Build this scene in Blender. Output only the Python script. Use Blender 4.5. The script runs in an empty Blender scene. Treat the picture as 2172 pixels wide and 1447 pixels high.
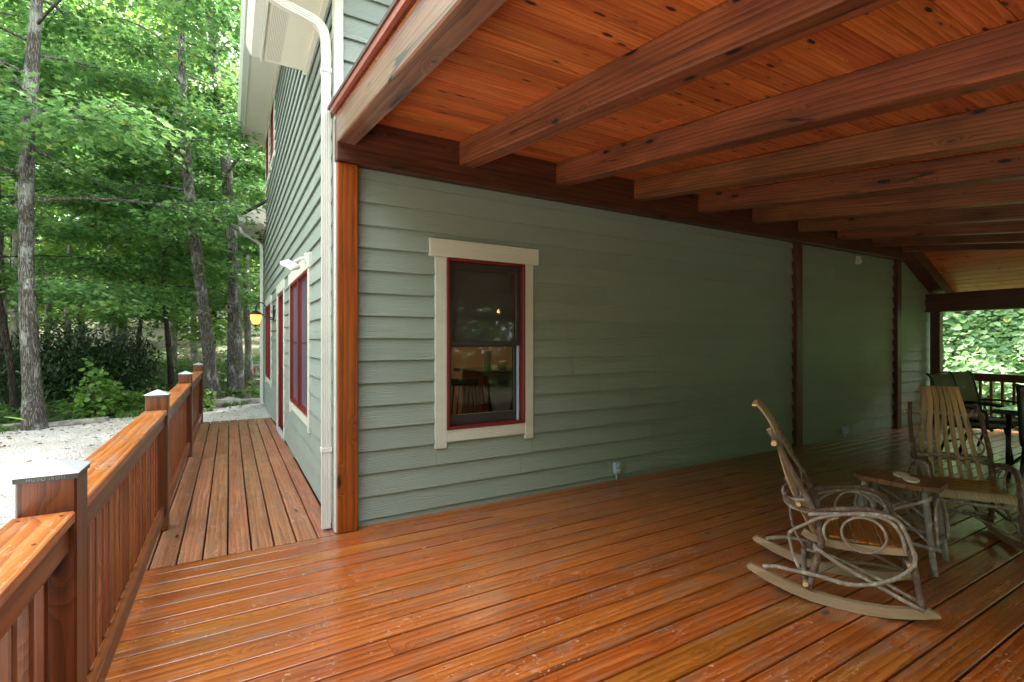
import bpy, math, random
import numpy as np
from mathutils import Matrix, Vector, Euler

random.seed(7)
SC = bpy.context.scene
COL = SC.collection
PI = math.pi

# ------------------------------------------------------------------ camera, sky, sun, exposure
cam_d = bpy.data.cameras.new('camera'); cam = bpy.data.objects.new('camera', cam_d); COL.objects.link(cam)
CAM_H = 1.445
cam.location = (0, 0, CAM_H); cam.rotation_euler = (PI/2, 0, -math.radians(29.92))
cam_d.sensor_width = 36; cam_d.lens = 17.25; cam_d.shift_y = 0.0007
cam_d.clip_start = 0.05; cam_d.clip_end = 600
SC.camera = cam

SUN_EL, SUN_AZ = math.radians(60), math.radians(38)   # azimuth clockwise from +Y: high beyond the house, leaves lit from behind
world = bpy.data.worlds.new('World'); SC.world = world; world.use_nodes = True
wn, wl = world.node_tree.nodes, world.node_tree.links
wn.clear()
wout = wn.new('ShaderNodeOutputWorld'); wbg = wn.new('ShaderNodeBackground'); wbg.inputs['Strength'].default_value = 0.14
sky = wn.new('ShaderNodeTexSky'); sky.sky_type = 'NISHITA'; sky.sun_disc = False
sky.sun_elevation = SUN_EL; sky.sun_rotation = SUN_AZ
sky.air_density = 1.0; sky.dust_density = 1.5; sky.ozone_density = 1.0
wtc = wn.new('ShaderNodeTexCoord'); wmap = wn.new('ShaderNodeMapping'); wmap.inputs['Scale'].default_value = (1.6, 1.6, 3.2)
wno = wn.new('ShaderNodeTexNoise'); wno.inputs['Scale'].default_value = 1.6; wno.inputs['Detail'].default_value = 7
wrp = wn.new('ShaderNodeValToRGB'); wrp.color_ramp.elements[0].position = .40; wrp.color_ramp.elements[1].position = .62
wrp.color_ramp.elements[0].color = (.35, .35, .35, 1); wrp.color_ramp.elements[1].color = (.95, .95, .95, 1)
wmx = wn.new('ShaderNodeMix'); wmx.data_type = 'RGBA'; wmx.inputs[7].default_value = (8.6, 8.5, 8.3, 1)
wl.new(wtc.outputs['Generated'], wmap.inputs['Vector']); wl.new(wmap.outputs[0], wno.inputs['Vector'])
wl.new(wno.outputs['Fac'], wrp.inputs['Fac']); wl.new(wrp.outputs['Color'], wmx.inputs[0])
wl.new(sky.outputs[0], wmx.inputs[6]); wl.new(wmx.outputs[2], wbg.inputs['Color']); wl.new(wbg.outputs[0], wout.inputs['Surface'])

sun_d = bpy.data.lights.new('sun', 'SUN'); sun = bpy.data.objects.new('sun', sun_d); COL.objects.link(sun)
sun_d.energy = 3.8; sun_d.angle = math.radians(3); sun_d.color = (1, .95, .88)
sv = Vector((math.sin(SUN_AZ)*math.cos(SUN_EL), math.cos(SUN_AZ)*math.cos(SUN_EL), math.sin(SUN_EL)))
sun.rotation_euler = sv.to_track_quat('Z', 'Y').to_euler(); sun.location = (-8, -8, 20)

SC.view_settings.view_transform = 'Standard'; SC.view_settings.look = 'None'
SC.view_settings.exposure = 2.95; SC.view_settings.gamma = 1; SC.view_settings.use_curve_mapping = False
SC.cycles.max_bounces = 6; SC.cycles.diffuse_bounces = 4; SC.cycles.glossy_bounces = 3; SC.cycles.transmission_bounces = 4
SC.cycles.transparent_max_bounces = 6; SC.cycles.caustics_reflective = False; SC.cycles.caustics_refractive = False
SC.cycles.sample_clamp_indirect = 6
SC.cycles.use_denoising = True

# ------------------------------------------------------------------ helpers
def lin(r, g, b):
    f = lambda c: (c/255/12.92) if c/255 <= .04045 else ((c/255+.055)/1.055)**2.4
    return (f(r), f(g), f(b), 1)

WM = {}                                     # world matrices of parents
def link(name, mesh, mat=None, parent=None, M=None):
    o = bpy.data.objects.new(name, mesh); COL.objects.link(o)
    if mesh is not None and mat is not None and len(mesh.materials) == 0: mesh.materials.append(mat)
    M = M if M is not None else Matrix()
    WM[o.name] = M.copy()
    if parent:
        o.parent = parent; o.matrix_basis = WM[parent.name].inverted() @ M
    else: o.matrix_basis = M
    return o
def empty(name, loc=(0, 0, 0), rz=0, parent=None):
    M = Matrix.Translation(loc) @ Matrix.Rotation(rz, 4, 'Z')
    o = link(name, None, None, parent, M); o.empty_display_size = .2
    return o
def tag(o, label=None, cat=None, group=None, kind=None):
    if label: o['label'] = label
    if cat: o['category'] = cat
    if group: o['group'] = group
    if kind: o['kind'] = kind
    return o
def copy_tree(o, parent=None, M=None):
    c = o.copy(); COL.objects.link(c); c.parent = parent
    if M is not None: c.matrix_basis = M
    for ch in [x for x in o.children]: copy_tree(ch, c)
    return c

class MB:
    def __init__(s): s.v = []; s.f = []; s.sm = []
    def add(s, vs, fs, smooth=False):
        n = len(s.v); s.v += [tuple(v) for v in vs]; s.f += [tuple(i+n for i in f) for f in fs]; s.sm += [smooth]*len(fs)
        return s
    def box(s, x0, x1, y0, y1, z0, z1):
        return s.add([(x0,y0,z0),(x1,y0,z0),(x1,y1,z0),(x0,y1,z0),(x0,y0,z1),(x1,y0,z1),(x1,y1,z1),(x0,y1,z1)],
                     [(0,3,2,1),(4,5,6,7),(0,1,5,4),(1,2,6,5),(2,3,7,6),(3,0,4,7)])
    def cbox(s, x0, x1, y0, y1, z0, z1, c=.003):
        """box with chamfered edges"""
        X, Y, Z = (x0, x1), (y0, y1), (z0, z1); vs = []; idx = {}
        for i in (0, 1):
            for j in (0, 1):
                for k in (0, 1):
                    sx, sy, sz = (c if i == 0 else -c), (c if j == 0 else -c), (c if k == 0 else -c)
                    for a, p in enumerate(((X[i], Y[j]+sy, Z[k]+sz), (X[i]+sx, Y[j], Z[k]+sz), (X[i]+sx, Y[j]+sy, Z[k]))):
                        idx[i, j, k, a] = len(vs); vs.append(p)
        F = []
        q = lambda a, l: [idx[t+(a,)] for t in l]
        F.append(q(0, [(0,0,0),(0,0,1),(0,1,1),(0,1,0)])); F.append(q(0, [(1,0,0),(1,1,0),(1,1,1),(1,0,1)]))
        F.append(q(1, [(0,0,0),(1,0,0),(1,0,1),(0,0,1)])); F.append(q(1, [(0,1,0),(0,1,1),(1,1,1),(1,1,0)]))
        F.append(q(2, [(0,0,0),(0,1,0),(1,1,0),(1,0,0)])); F.append(q(2, [(0,0,1),(1,0,1),(1,1,1),(0,1,1)]))
        for j in (0, 1):
            for k in (0, 1): F.append([idx[0,j,k,1], idx[1,j,k,1], idx[1,j,k,2], idx[0,j,k,2]])
        for i in (0, 1):
            for k in (0, 1): F.append([idx[i,0,k,0], idx[i,1,k,0], idx[i,1,k,2], idx[i,0,k,2]])
        for i in (0, 1):
            for j in (0, 1): F.append([idx[i,j,0,0], idx[i,j,1,0], idx[i,j,1,1], idx[i,j,0,1]])
        for i in (0, 1):
            for j in (0, 1):
                for k in (0, 1): F.append([idx[i,j,k,0], idx[i,j,k,1], idx[i,j,k,2]])
        return s.add(vs, F)
    def prism(s, poly, axis, a0, a1):
        """extrude 2-D polygon along axis (0,1,2); poly in the other two axes in order"""
        n = len(poly); vs = []
        for a in (a0, a1):
            for p in poly:
                q = list(p); q.insert(axis, a); vs.append(q)
        fs = [tuple(range(n))[::-1], tuple(range(n, 2*n))] + [(i, (i+1) % n, n+(i+1) % n, n+i) for i in range(n)]
        return s.add(vs, fs)
    def sweep(s, prof, path, up=(0, 0, 1), scale=None, smooth=True, caps=True):
        path = [Vector(p) for p in path]; n = len(prof); m = len(path); vs = []
        t0 = (path[1]-path[0]).normalized(); upv = Vector(up)
        if abs(t0.dot(upv)) > .95: upv = Vector((1, 0, 0)) if abs(t0.x) < .9 else Vector((0, 1, 0))
        side = t0.cross(upv).normalized(); pt = t0
        for i, p in enumerate(path):
            t = (path[min(i+1, m-1)]-path[max(i-1, 0)]).normalized()
            q = pt.rotation_difference(t); side = (q @ side).normalized(); pt = t
            side = (side - t*side.dot(t)).normalized(); u = side.cross(t)
            k = scale[i] if scale is not None else 1
            for a, b in prof: vs.append(p+side*(a*k)+u*(b*k))
        fs = [(i*n+j, i*n+(j+1) % n, (i+1)*n+(j+1) % n, (i+1)*n+j) for i in range(m-1) for j in range(n)]
        s.add(vs, fs, smooth)
        if caps:
            N = len(s.v)-len(vs)
            s.f += [tuple(N+j for j in range(n))[::-1], tuple(N+(m-1)*n+j for j in range(n))]; s.sm += [False, False]
        return s
    def tube(s, path, r, n=8, caps=True):
        rr = r if isinstance(r, (list, tuple)) else [r]*len(path)
        return s.sweep([(math.cos(2*PI*k/n), math.sin(2*PI*k/n)) for k in range(n)], path, scale=rr, caps=caps)
    def lathe(s, prof, c=(0, 0, 0), n=16, smooth=True):
        vs = []; m = len(prof)
        for r, z in prof:
            for k in range(n): vs.append((c[0]+r*math.cos(2*PI*k/n), c[1]+r*math.sin(2*PI*k/n), c[2]+z))
        fs = [(i*n+j, i*n+(j+1) % n, (i+1)*n+(j+1) % n, (i+1)*n+j) for i in range(m-1) for j in range(n)]
        s.add(vs, fs, smooth); N = len(s.v)-len(vs)
        s.f += [tuple(N+j for j in range(n))[::-1], tuple(N+(m-1)*n+j for j in range(n))]; s.sm += [False, False]
        return s
    def mesh(s, name='m'):
        me = bpy.data.meshes.new(name); me.from_pydata(s.v, [], s.f)
        if any(s.sm): me.polygons.foreach_set('use_smooth', s.sm)
        me.update(); return me
    def build(s, name, mat, parent=None, M=None): return link(name, s.mesh(name), mat, parent, M)

def smooth_path(pts, n=5):
    """Catmull-Rom through pts"""
    P = [Vector(p) for p in pts]; P = [P[0]*2-P[1]]+P+[P[-1]*2-P[-2]]; out = []
    for i in range(1, len(P)-2):
        for k in range(n):
            t = k/n; a, b, c, d = P[i-1:i+3]
            out.append(.5*((2*b)+(c-a)*t+(2*a-5*b+4*c-d)*t*t+(3*b-a-3*c+d)*t**3))
    out.append(P[-2]); return out

def board(name, p0, p1, wdir, W, T, mat, parent=None, c=.004, taper=None):
    """timber: length p0->p1, W along wdir, T along the third axis; grain runs along local X"""
    p0, p1 = Vector(p0), Vector(p1); X = (p1-p0); L = X.length; X.normalize()
    Y = Vector(wdir); Y = (Y-X*Y.dot(X)).normalized(); Z = X.cross(Y); mid = (p0+p1)/2
    M = Matrix(((X.x, Y.x, Z.x, mid.x), (X.y, Y.y, Z.y, mid.y), (X.z, Y.z, Z.z, mid.z), (0, 0, 0, 1)))
    w, t = W/2, T/2
    if name == 'deck_board':
        return MB().prism([(-w+c, -t), (w-c, -t), (w, -t+c), (w, t-c), (w-c, t), (-w+c, t), (-w, t-c), (-w, -t+c)], 0, -L/2, L/2).build(name, mat, parent, M)
    return MB().cbox(-L/2, L/2, -w, w, -t, t, c).build(name, mat, parent, M)

# ------------------------------------------------------------------ materials
def new_mat(name):
    m = bpy.data.materials.new(name); m.use_nodes = True; m.node_tree.nodes.clear(); return m
class NT:
    def __init__(s, m): s.n = m.node_tree.nodes; s.l = m.node_tree.links
    def node(s, t, ins={}, **kw):
        x = s.n.new(t)
        for k, v in kw.items(): setattr(x, k, v)
        for k, v in ins.items():
            if isinstance(v, bpy.types.NodeSocket): s.l.new(v, x.inputs[k])
            else: x.inputs[k].default_value = v
        return x
    def math(s, op, a, b=0, c=0, clamp=False): return s.node('ShaderNodeMath', {0: a, 1: b, 2: c}, operation=op, use_clamp=clamp).outputs[0]
    def noise(s, v, sc, det=4, ro=.55, dist=0): return s.node('ShaderNodeTexNoise', {'Vector': v, 'Scale': sc, 'Detail': det, 'Roughness': ro, 'Distortion': dist}).outputs['Fac']
    def mapping(s, v, scale=(1, 1, 1), loc=(0, 0, 0), rot=(0, 0, 0)): return s.node('ShaderNodeMapping', {'Vector': v, 'Scale': scale, 'Location': loc, 'Rotation': rot}).outputs[0]
    def mix(s, f, a, b, mode='MIX'):
        x = s.node('ShaderNodeMix', {0: f, 6: a, 7: b}, data_type='RGBA', blend_type=mode); return x.outputs[2]
    def ramp(s, f, els, mode='LINEAR'):
        x = s.node('ShaderNodeValToRGB', {0: f}); r = x.color_ramp; r.interpolation = mode
        while len(r.elements) < len(els): r.elements.new(.5)
        for e, (p, c) in zip(r.elements, els): e.position = p; e.color = c if len(c) == 4 else (*c, 1)
        return x.outputs[0]
    def step(s, f, a, b): return s.node('ShaderNodeMapRange', {0: f, 1: a, 2: b, 3: 0, 4: 1}, interpolation_type='SMOOTHSTEP').outputs[0]
    def bump(s, h, st, d=.01): return s.node('ShaderNodeBump', {'Height': h, 'Strength': st, 'Distance': d}).outputs[0]
    def bsdf(s, **k):
        x = s.node('ShaderNodeBsdfPrincipled', k); s.out(x.outputs[0]); return x
    def out(s, sh): s.l.new(sh, s.node('ShaderNodeOutputMaterial').inputs['Surface'])
    def objvec(s, amp=37.0):
        tc = s.node('ShaderNodeTexCoord').outputs['Object']; oi = s.node('ShaderNodeObjectInfo').outputs['Random']
        r = s.node('ShaderNodeCombineXYZ', {0: s.math('MULTIPLY', oi, amp), 1: s.math('MULTIPLY', oi, amp*.73), 2: s.math('MULTIPLY', oi, amp*1.37)}).outputs[0]
        return s.node('ShaderNodeVectorMath', {0: tc, 1: r}, operation='ADD').outputs[0], oi

def wood(name, dark, mid, light, ring=11, knots=.5, rough=.45, bump=.25, var=.25, scuff=0, blotch=.35, coat=0, spec=.4, kscale=1.0, axis='X', checks=0, third=1.0):
    m = new_mat(name); t = NT(m); v, oi = t.objvec()
    if axis != 'X':
        sp_ = t.node('ShaderNodeSeparateXYZ', {0: v}); o_ = {'Y': (1, 0, 2), 'Z': (2, 1, 0)}[axis]
        v = t.node('ShaderNodeCombineXYZ', {i: sp_.outputs[o_[i]] for i in range(3)}).outputs[0]
    if third != 1: v = t.mapping(v, (1, 1, third))
    vs = t.mapping(v, (.07, 1, 1), (0, .31, .22))
    wob = t.noise(t.mapping(v, (.5, 2.2, 2.2)), 2.2, 3)
    # knots
    kv = t.mapping(v, (.9*kscale, 2.6*kscale, 2.6*kscale))
    kn = t.node('ShaderNodeTexVoronoi', {'Vector': kv, 'Scale': 1.6}).outputs['Distance']
    knd = t.math('ADD', kn, t.math('MULTIPLY', t.math('SUBTRACT', t.noise(v, 16, 2), .5), .10))
    kmask = t.math('SUBTRACT', 1, t.step(knd, .035+.05*knots, .06+.09*knots))
    khalo = t.math('SUBTRACT', 1, t.step(knd, .06, .32))
    # growth rings, bent round the knots
    bend = t.math('MULTIPLY', khalo, .05)
    off = t.node('ShaderNodeCombineXYZ', {0: 0.0, 1: bend, 2: bend}).outputs[0]
    rv = t.node('ShaderNodeVectorMath', {0: vs, 1: off}, operation='ADD').outputs[0]
    wv = t.node('ShaderNodeTexWave', {'Vector': rv, 'Scale': ring*2.1, 'Distortion': 6.5, 'Detail': 3, 'Detail Scale': .9, 'Detail Roughness': .5}, wave_type='RINGS', rings_direction='X', wave_profile='SAW').outputs['Fac']
    fine = t.noise(t.mapping(v, (2.5, 90, 90)), 1.6, 3, .6)
    streak = t.noise(t.mapping(v, (.7, 16, 16)), 1.5, 4, .6)
    g = t.math('ADD', t.math('MULTIPLY', wv, .27), t.math('ADD', t.math('MULTIPLY', fine, .34), t.math('MULTIPLY', streak, .46)))
    col = t.ramp(g, [(.30, light), (.54, mid), (.80, dark)])
    bl = t.step(t.noise(t.mapping(v, (.8, 3, 3)), 1.7, 5, .6), .38, .72)
    col = t.mix(t.math('MULTIPLY', bl, blotch), col, dark)
    val = t.node('ShaderNodeMapRange', {0: oi, 3: .92-var, 4: .92+var}).outputs[0]
    hue = t.node('ShaderNodeMapRange', {0: t.math('FRACT', t.math('MULTIPLY', oi, 7.13)), 3: .4945, 4: .5085}).outputs[0]
    col = t.node('ShaderNodeHueSaturation', {'Color': col, 'Value': val, 'Hue': hue, 'Saturation': 1.05}).outputs[0]
    if knots > 0:
        kc = tuple(c*.16 for c in dark[:3])+(1,)
        col = t.mix(t.math('MULTIPLY', khalo, .30), col, dark)
        col = t.mix(kmask, col, kc)
    if checks:
        cn = t.math('ABSOLUTE', t.math('SUBTRACT', t.noise(t.mapping(v, (.22, 7, 7)), 1.3, 2, .4), .5))
        ck = t.math('MULTIPLY', t.math('SUBTRACT', 1, t.step(cn, .003, .008)), t.math('MULTIPLY', t.step(t.noise(v, 1.1, 2), .5, .58), checks))
        col = t.mix(ck, col, tuple(c*.2 for c in dark[:3])+(1,))
    r = t.math('ADD', rough-.10, t.math('MULTIPLY', streak, .2))
    if scuff:
        sp = t.step(t.noise(v, 48, 2, .5), .655, .71)
        big = t.step(t.noise(v, 2.6, 4, .6), .44, .62)
        smear = t.step(t.noise(t.mapping(v, (5, 26, 26)), 2.2, 4, .65), .55, .68)
        w = t.math('MULTIPLY', t.math('MAXIMUM', t.math('MULTIPLY', sp, .75), t.math('MULTIPLY', smear, .35)), t.math('MULTIPLY', big, scuff))
        col = t.mix(w, col, lin(206, 190, 172))
        gw = t.math('MULTIPLY', t.step(t.noise(t.mapping(v, (1.2, 4, 4)), 2.4, 5, .6), .48, .66), .62*scuff)
        col = t.mix(gw, col, lin(116, 92, 74))
        r = t.math('ADD', r, t.math('MULTIPLY', gw, .25))
    b = t.bump(t.math('ADD', g, t.math('MULTIPLY', fine, .6)), bump, .004)
    t.bsdf(**{'Base Color': col, 'Roughness': r, 'Normal': b, 'Specular IOR Level': spec, 'Coat Weight': coat, 'Coat Roughness': .2})
    return m

M_deck = wood('deck_stain', lin(90, 45, 22), lin(154, 83, 42), lin(184, 110, 60), ring=8, knots=.12, rough=.30, bump=.2, var=.12, scuff=.7, blotch=.35, coat=.85, spec=.5)
M_walk = wood('walkway_stain', lin(92, 56, 40), lin(146, 94, 68), lin(176, 124, 94), ring=9, knots=.1, rough=.42, bump=.3, var=.12, scuff=.8, blotch=.35, coat=.35, spec=.45)
M_ceil = wood('ceiling_pine', lin(116, 58, 34), lin(186, 104, 62), lin(212, 134, 86), ring=10, knots=1.3, rough=.42, bump=.15, var=.17, blotch=.32, kscale=3.1, checks=.3)
M_beam = wood('beam_pine', lin(52, 30, 22), lin(122, 72, 47), lin(148, 91, 60), ring=6, knots=.95, rough=.48, bump=.12, var=.12, blotch=.6, kscale=1.9, checks=.8)
M_rake = wood('weathered_sky_sheen_rake', lin(60, 38, 32), lin(122, 84, 68), lin(144, 106, 88), ring=6, knots=.6, rough=.4, bump=.12, var=.0, blotch=.6, kscale=1.2, checks=1, coat=.5)  # weathered grey wood, with the outer face's sky sheen worked into the colour
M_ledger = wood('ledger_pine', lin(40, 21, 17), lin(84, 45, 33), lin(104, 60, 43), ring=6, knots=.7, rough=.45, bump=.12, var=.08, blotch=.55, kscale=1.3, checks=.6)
M_post = wood('post_cedar', lin(72, 34, 15), lin(136, 72, 32), lin(158, 90, 44), ring=7, knots=.7, rough=.34, bump=.15, var=.10, blotch=.35, coat=.25, kscale=1.4, checks=.5)
M_rail = wood('rail_cedar', lin(66, 34, 20), lin(120, 65, 38), lin(144, 84, 52), ring=8, knots=.35, rough=.36, bump=.2, var=.14, blotch=.35, coat=.2)
M_railpost = wood('rail_post_cedar', lin(44, 22, 13), lin(94, 47, 25), lin(114, 62, 36), ring=7, knots=.55, rough=.36, bump=.2, var=.1, blotch=.4, coat=.2)
M_cap = wood('rail_cap_cedar', lin(104, 58, 30), lin(176, 102, 54), lin(200, 134, 84), ring=8, knots=.3, rough=.36, bump=.3, var=.08, scuff=.9, blotch=.3, coat=.2)
M_oak = wood('rocker_oak', lin(122, 100, 82), lin(162, 136, 112), lin(184, 158, 136), ring=8, knots=0, rough=.42, bump=.06, var=.12, blotch=.35, third=.25)
M_oakback = wood('rocker_back_oak', lin(132, 106, 80), lin(172, 142, 110), lin(194, 164, 132), ring=8, knots=0, rough=.42, bump=.06, var=.18, blotch=.45, axis='Z', third=.04)
M_oakseat = wood('rocker_seat_oak', lin(92, 56, 26), lin(150, 96, 46), lin(176, 118, 64), ring=10, knots=0, rough=.35, bump=.12, var=.12, blotch=.3, axis='Y')
M_cutend = wood('cut_wood', lin(150, 112, 70), lin(206, 168, 118), lin(226, 194, 148), ring=20, knots=0, rough=.6, bump=.05, var=.05, blotch=.1)
M_tabletop = wood('side_table_wood', lin(70, 48, 32), lin(116, 82, 56), lin(140, 104, 74), ring=14, knots=0, rough=.4, bump=.15, var=.15, blotch=.3)
M_cabinet = wood('cabinet_wood', lin(84, 40, 18), lin(150, 82, 40), lin(170, 98, 50), ring=8, knots=0, rough=.4, bump=.05, var=.05, blotch=.2)

def plain(name, col, rough=.5, metal=0, spec=.5, bump=0, bscale=40, dirt=0, emis=None, es=0, var=0):
    m = new_mat(name); t = NT(m); v, oi = t.objvec()
    c = col
    if dirt: c = t.mix(t.math('MULTIPLY', t.step(t.noise(v, 3.2, 6, .62), .42, .74), dirt), col, tuple(x*.5 for x in col[:3])+(1,))
    if var: c = t.node('ShaderNodeHueSaturation', {'Color': c, 'Value': t.node('ShaderNodeMapRange', {0: oi, 3: 1-var, 4: 1+var}).outputs[0]}).outputs[0]
    k = {'Base Color': c, 'Roughness': rough, 'Metallic': metal, 'Specular IOR Level': spec}
    if bump: k['Normal'] = t.bump(t.noise(v, bscale, 5, .6), bump, .005)
    if emis: k['Emission Color'] = emis; k['Emission Strength'] = es
    t.bsdf(**k); return m

def siding_mat(name, col):
    m = new_mat(name); t = NT(m); v, oi = t.objvec()
    warp = t.noise(t.mapping(v, (1.3, 5, 5)), 2.0, 3)
    wv = t.node('ShaderNodeTexWave', {'Vector': t.mapping(v, (.05, 1, 1)), 'Scale': 26, 'Distortion': 9, 'Detail': 3, 'Detail Scale': 1.2}, wave_type='BANDS', bands_direction='Z').outputs['Fac']
    fi = t.noise(t.mapping(v, (9, 60, 60)), 1.8, 4, .62)
    peb = t.noise(v, 210, 3, .6)
    h = t.math('ADD', t.math('MULTIPLY', wv, .5), t.math('ADD', t.math('MULTIPLY', fi, 1.0), t.math('MULTIPLY', peb, .5)))
    dirt = t.step(t.noise(t.mapping(v, (.6, 2, 2)), 2.4, 6, .6), .35, .75)
    c = t.mix(t.math('MULTIPLY', dirt, .22), col, tuple(x*.72 for x in col[:3])+(1,))
    c = t.node('ShaderNodeHueSaturation', {'Color': c, 'Value': t.node('ShaderNodeMapRange', {0: oi, 3: .955, 4: 1.045}).outputs[0]}).outputs[0]
    t.bsdf(**{'Base Color': c, 'Roughness': t.math('ADD', .42, t.math('MULTIPLY', fi, .2)), 'Normal': t.bump(h, .8, .005), 'Specular IOR Level': .4})
    return m
M_siding = siding_mat('sage_fibre_siding', lin(133, 145, 137))
M_trim = siding_mat('greige_trim_paint', lin(196, 198, 187))
M_white = plain('white_aluminium', lin(198, 200, 194), .35, 0, .5, .04, 20, .12)
M_soffit = plain('cream_soffit', lin(208, 206, 192), .5, 0, .4, .03, 30, .06)
M_red = plain('oxblood_paint', lin(104, 26, 30), .35, 0, .5, .05, 60, .25)
M_sash = plain('dark_sash_paint', lin(48, 42, 44), .4, 0, .45, .04, 50, .15)
M_drip = plain('copper_brown_drip_edge', lin(150, 78, 62), .38, .35, .5, .04, 12, .3)
M_roofing = plain('brown_roofing', lin(78, 60, 52), .7, 0, .3, .5, 60, .3)
M_shingle = plain('charcoal_shingle', lin(66, 60, 58), .9, 0, .2, .8, 45, .4)
M_steel = plain('galvanised_cap', lin(196, 200, 206), .36, .45, .5, .08, 30, .35)
M_capdark = plain('cap_skirt', lin(70, 72, 74), .42, .7, .5, .05, 40, .3)
M_letter = plain('embossed_lettering', lin(118, 120, 122), .4, .7)
M_pvc = plain('grey_pvc', lin(150, 172, 188), .4, 0, .5, 0, 1, .1)
M_iron = plain('black_iron', lin(26, 30, 32), .45, .5, .5, .1, 60)
M_frame = plain('black_aluminium_frame', lin(24, 27, 32), .38, .4, .5, .05, 80)
M_dark = plain('dark_underside', lin(40, 34, 30), .9, 0, .2)
M_room = plain('interior_plaster', lin(196, 172, 140), .8, 0, .2, .03, 40)
M_roomfloor = plain('interior_floor', lin(92, 62, 40), .5, 0, .3, .05, 20)
M_candle = plain('ivory_wax', lin(226, 204, 168), .5, 0, .4, .03, 20)
M_blackwood = plain('black_painted_wood', lin(22, 20, 20), .4, 0, .5, .05, 40)
M_counter = plain('dark_counter', lin(48, 42, 38), .25, 0, .5, .1, 30, .4)
M_bulb = plain('warm_bulb', lin(255, 180, 90), .4, 0, .3, emis=(1, .55, .18, 1), es=14)
M_amber = plain('amber_lantern_glass', lin(222, 150, 60), .3, 0, .5, emis=(1, .43, .09, 1), es=.33)
M_floodlens = plain('flood_lens', lin(205, 208, 210), .2, 0, .6)
M_concrete = plain('grey_sill', lin(150, 150, 148), .8, 0, .3, .2, 30, .2)
M_coaster = plain('pale_coaster', lin(206, 198, 172), .6, 0, .3, .25, 60, .25)
M_nail = plain('deck_screw', lin(70, 56, 46), .5, .6)

def perforated():
    m = new_mat('perforated_soffit'); t = NT(m); v, _ = t.objvec(0)
    s = t.mapping(v, (75, 75, 0)); x = t.node('ShaderNodeTexVoronoi', {'Vector': s, 'Scale': 1, 'Randomness': 0.0}).outputs['Distance']
    d = t.math('SUBTRACT', 1, t.step(x, .20, .30))
    t.bsdf(**{'Base Color': t.mix(d, lin(206, 204, 190), lin(70, 68, 62)), 'Roughness': .5, 'Normal': t.bump(t.math('SUBTRACT', 1, d), .6, .002)}); return m
M_perf = perforated()

def screen():
    m = new_mat('insect_screen'); t = NT(m); v, _ = t.objvec(3)
    n = t.noise(t.mapping(v, (1.2, 1.2, .6)), 1.4, 4)
    t.bsdf(**{'Base Color': t.ramp(n, [(.3, lin(58, 64, 76)), (.7, lin(84, 92, 104))]), 'Roughness': .32, 'Specular IOR Level': .5}); return m
M_screen = screen()

def glass(name, tint, fac):
    m = new_mat(name); t = NT(m); v, _ = t.objvec(0)
    tr = t.node('ShaderNodeBsdfTransparent', {'Color': tint}).outputs[0]
    gl = t.node('ShaderNodeBsdfGlossy', {'Color': (1, 1, 1, 1), 'Roughness': .04, 'Normal': t.bump(t.noise(v, 2.2, 2), .03, .02)}).outputs[0]
    fr = t.node('ShaderNodeFresnel', {'IOR': 1.45}).outputs[0]
    x = t.node('ShaderNodeMixShader', {0: t.math('MULTIPLY', fr, fac), 1: tr, 2: gl}); t.out(x.outputs[0]); return m
M_glass = glass('screened_window_glass', (.66, .66, .68, 1), .7)
M_tglass = glass('table_glass', (.72, .80, .76, 1), 1.6)

def fabric(name, c1, c2, sc, rough=.8, transp=0):
    m = new_mat(name); t = NT(m); v, _ = t.objvec(1)
    a = t.node('ShaderNodeTexWave', {'Vector': v, 'Scale': sc, 'Distortion': .4}, bands_direction='X').outputs['Fac']
    b = t.node('ShaderNodeTexWave', {'Vector': v, 'Scale': sc, 'Distortion': .4}, bands_direction='Z').outputs['Fac']
    w = t.math('MULTIPLY', a, b); col = t.mix(t.math('ADD', t.math('MULTIPLY', w, .6), t.math('MULTIPLY', t.noise(v, 30, 3), .4)), c1, c2)
    bs = t.node('ShaderNodeBsdfPrincipled', {'Base Color': col, 'Roughness': rough, 'Normal': t.bump(w, .3, .002)})
    if transp:
        tr = t.node('ShaderNodeBsdfTransparent').outputs[0]
        x = t.node('ShaderNodeMixShader', {0: transp, 1: bs.outputs[0], 2: tr}); t.out(x.outputs[0])
    else: t.out(bs.outputs[0])
    return m
M_sling = fabric('sling_mesh', lin(72, 70, 58), lin(128, 122, 102), 120, .7, .12)
M_shade = fabric('roman_shade_fabric', lin(168, 176, 172), lin(204, 212, 208), 60, .9, .2)

def bark(name, c1, c2, lichen, vs=9, amt=.5, sc=1.0, bstr=.9):
    m = new_mat(name); t = NT(m); v, oi = t.objvec(11)
    p = t.mapping(v, (1*sc, 1*sc, .16*sc))
    d = t.node('ShaderNodeTexVoronoi', {'Vector': t.node('ShaderNodeVectorMath', {0: p, 1: t.node('ShaderNodeTexNoise', {'Vector': p, 'Scale': 5, 'Detail': 3}).outputs['Color']}, operation='ADD').outputs[0], 'Scale': vs*2.2}, feature='DISTANCE_TO_EDGE').outputs['Distance']
    ridge = t.step(d, .0, .22); n = t.noise(v, 14*sc, 5, .6)
    col = t.mix(t.math('MULTIPLY', ridge, t.math('ADD', .45, t.math('MULTIPLY', n, .6))), c1, c2)
    li = t.math('MULTIPLY', t.step(t.noise(t.mapping(v, (1, 1, .6)), 4.5*sc, 6, .68), .50, .64), amt)
    col = t.mix(li, col, lichen)
    t.bsdf(**{'Base Color': col, 'Roughness': .9, 'Specular IOR Level': .2, 'Normal': t.bump(t.math('ADD', t.math('MULTIPLY', ridge, .7), t.math('MULTIPLY', n, .5)), bstr, .03)})
    return m
M_bark = bark('oak_bark', lin(66, 62, 58), lin(126, 121, 114), lin(184, 186, 182), 7, .55)
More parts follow.
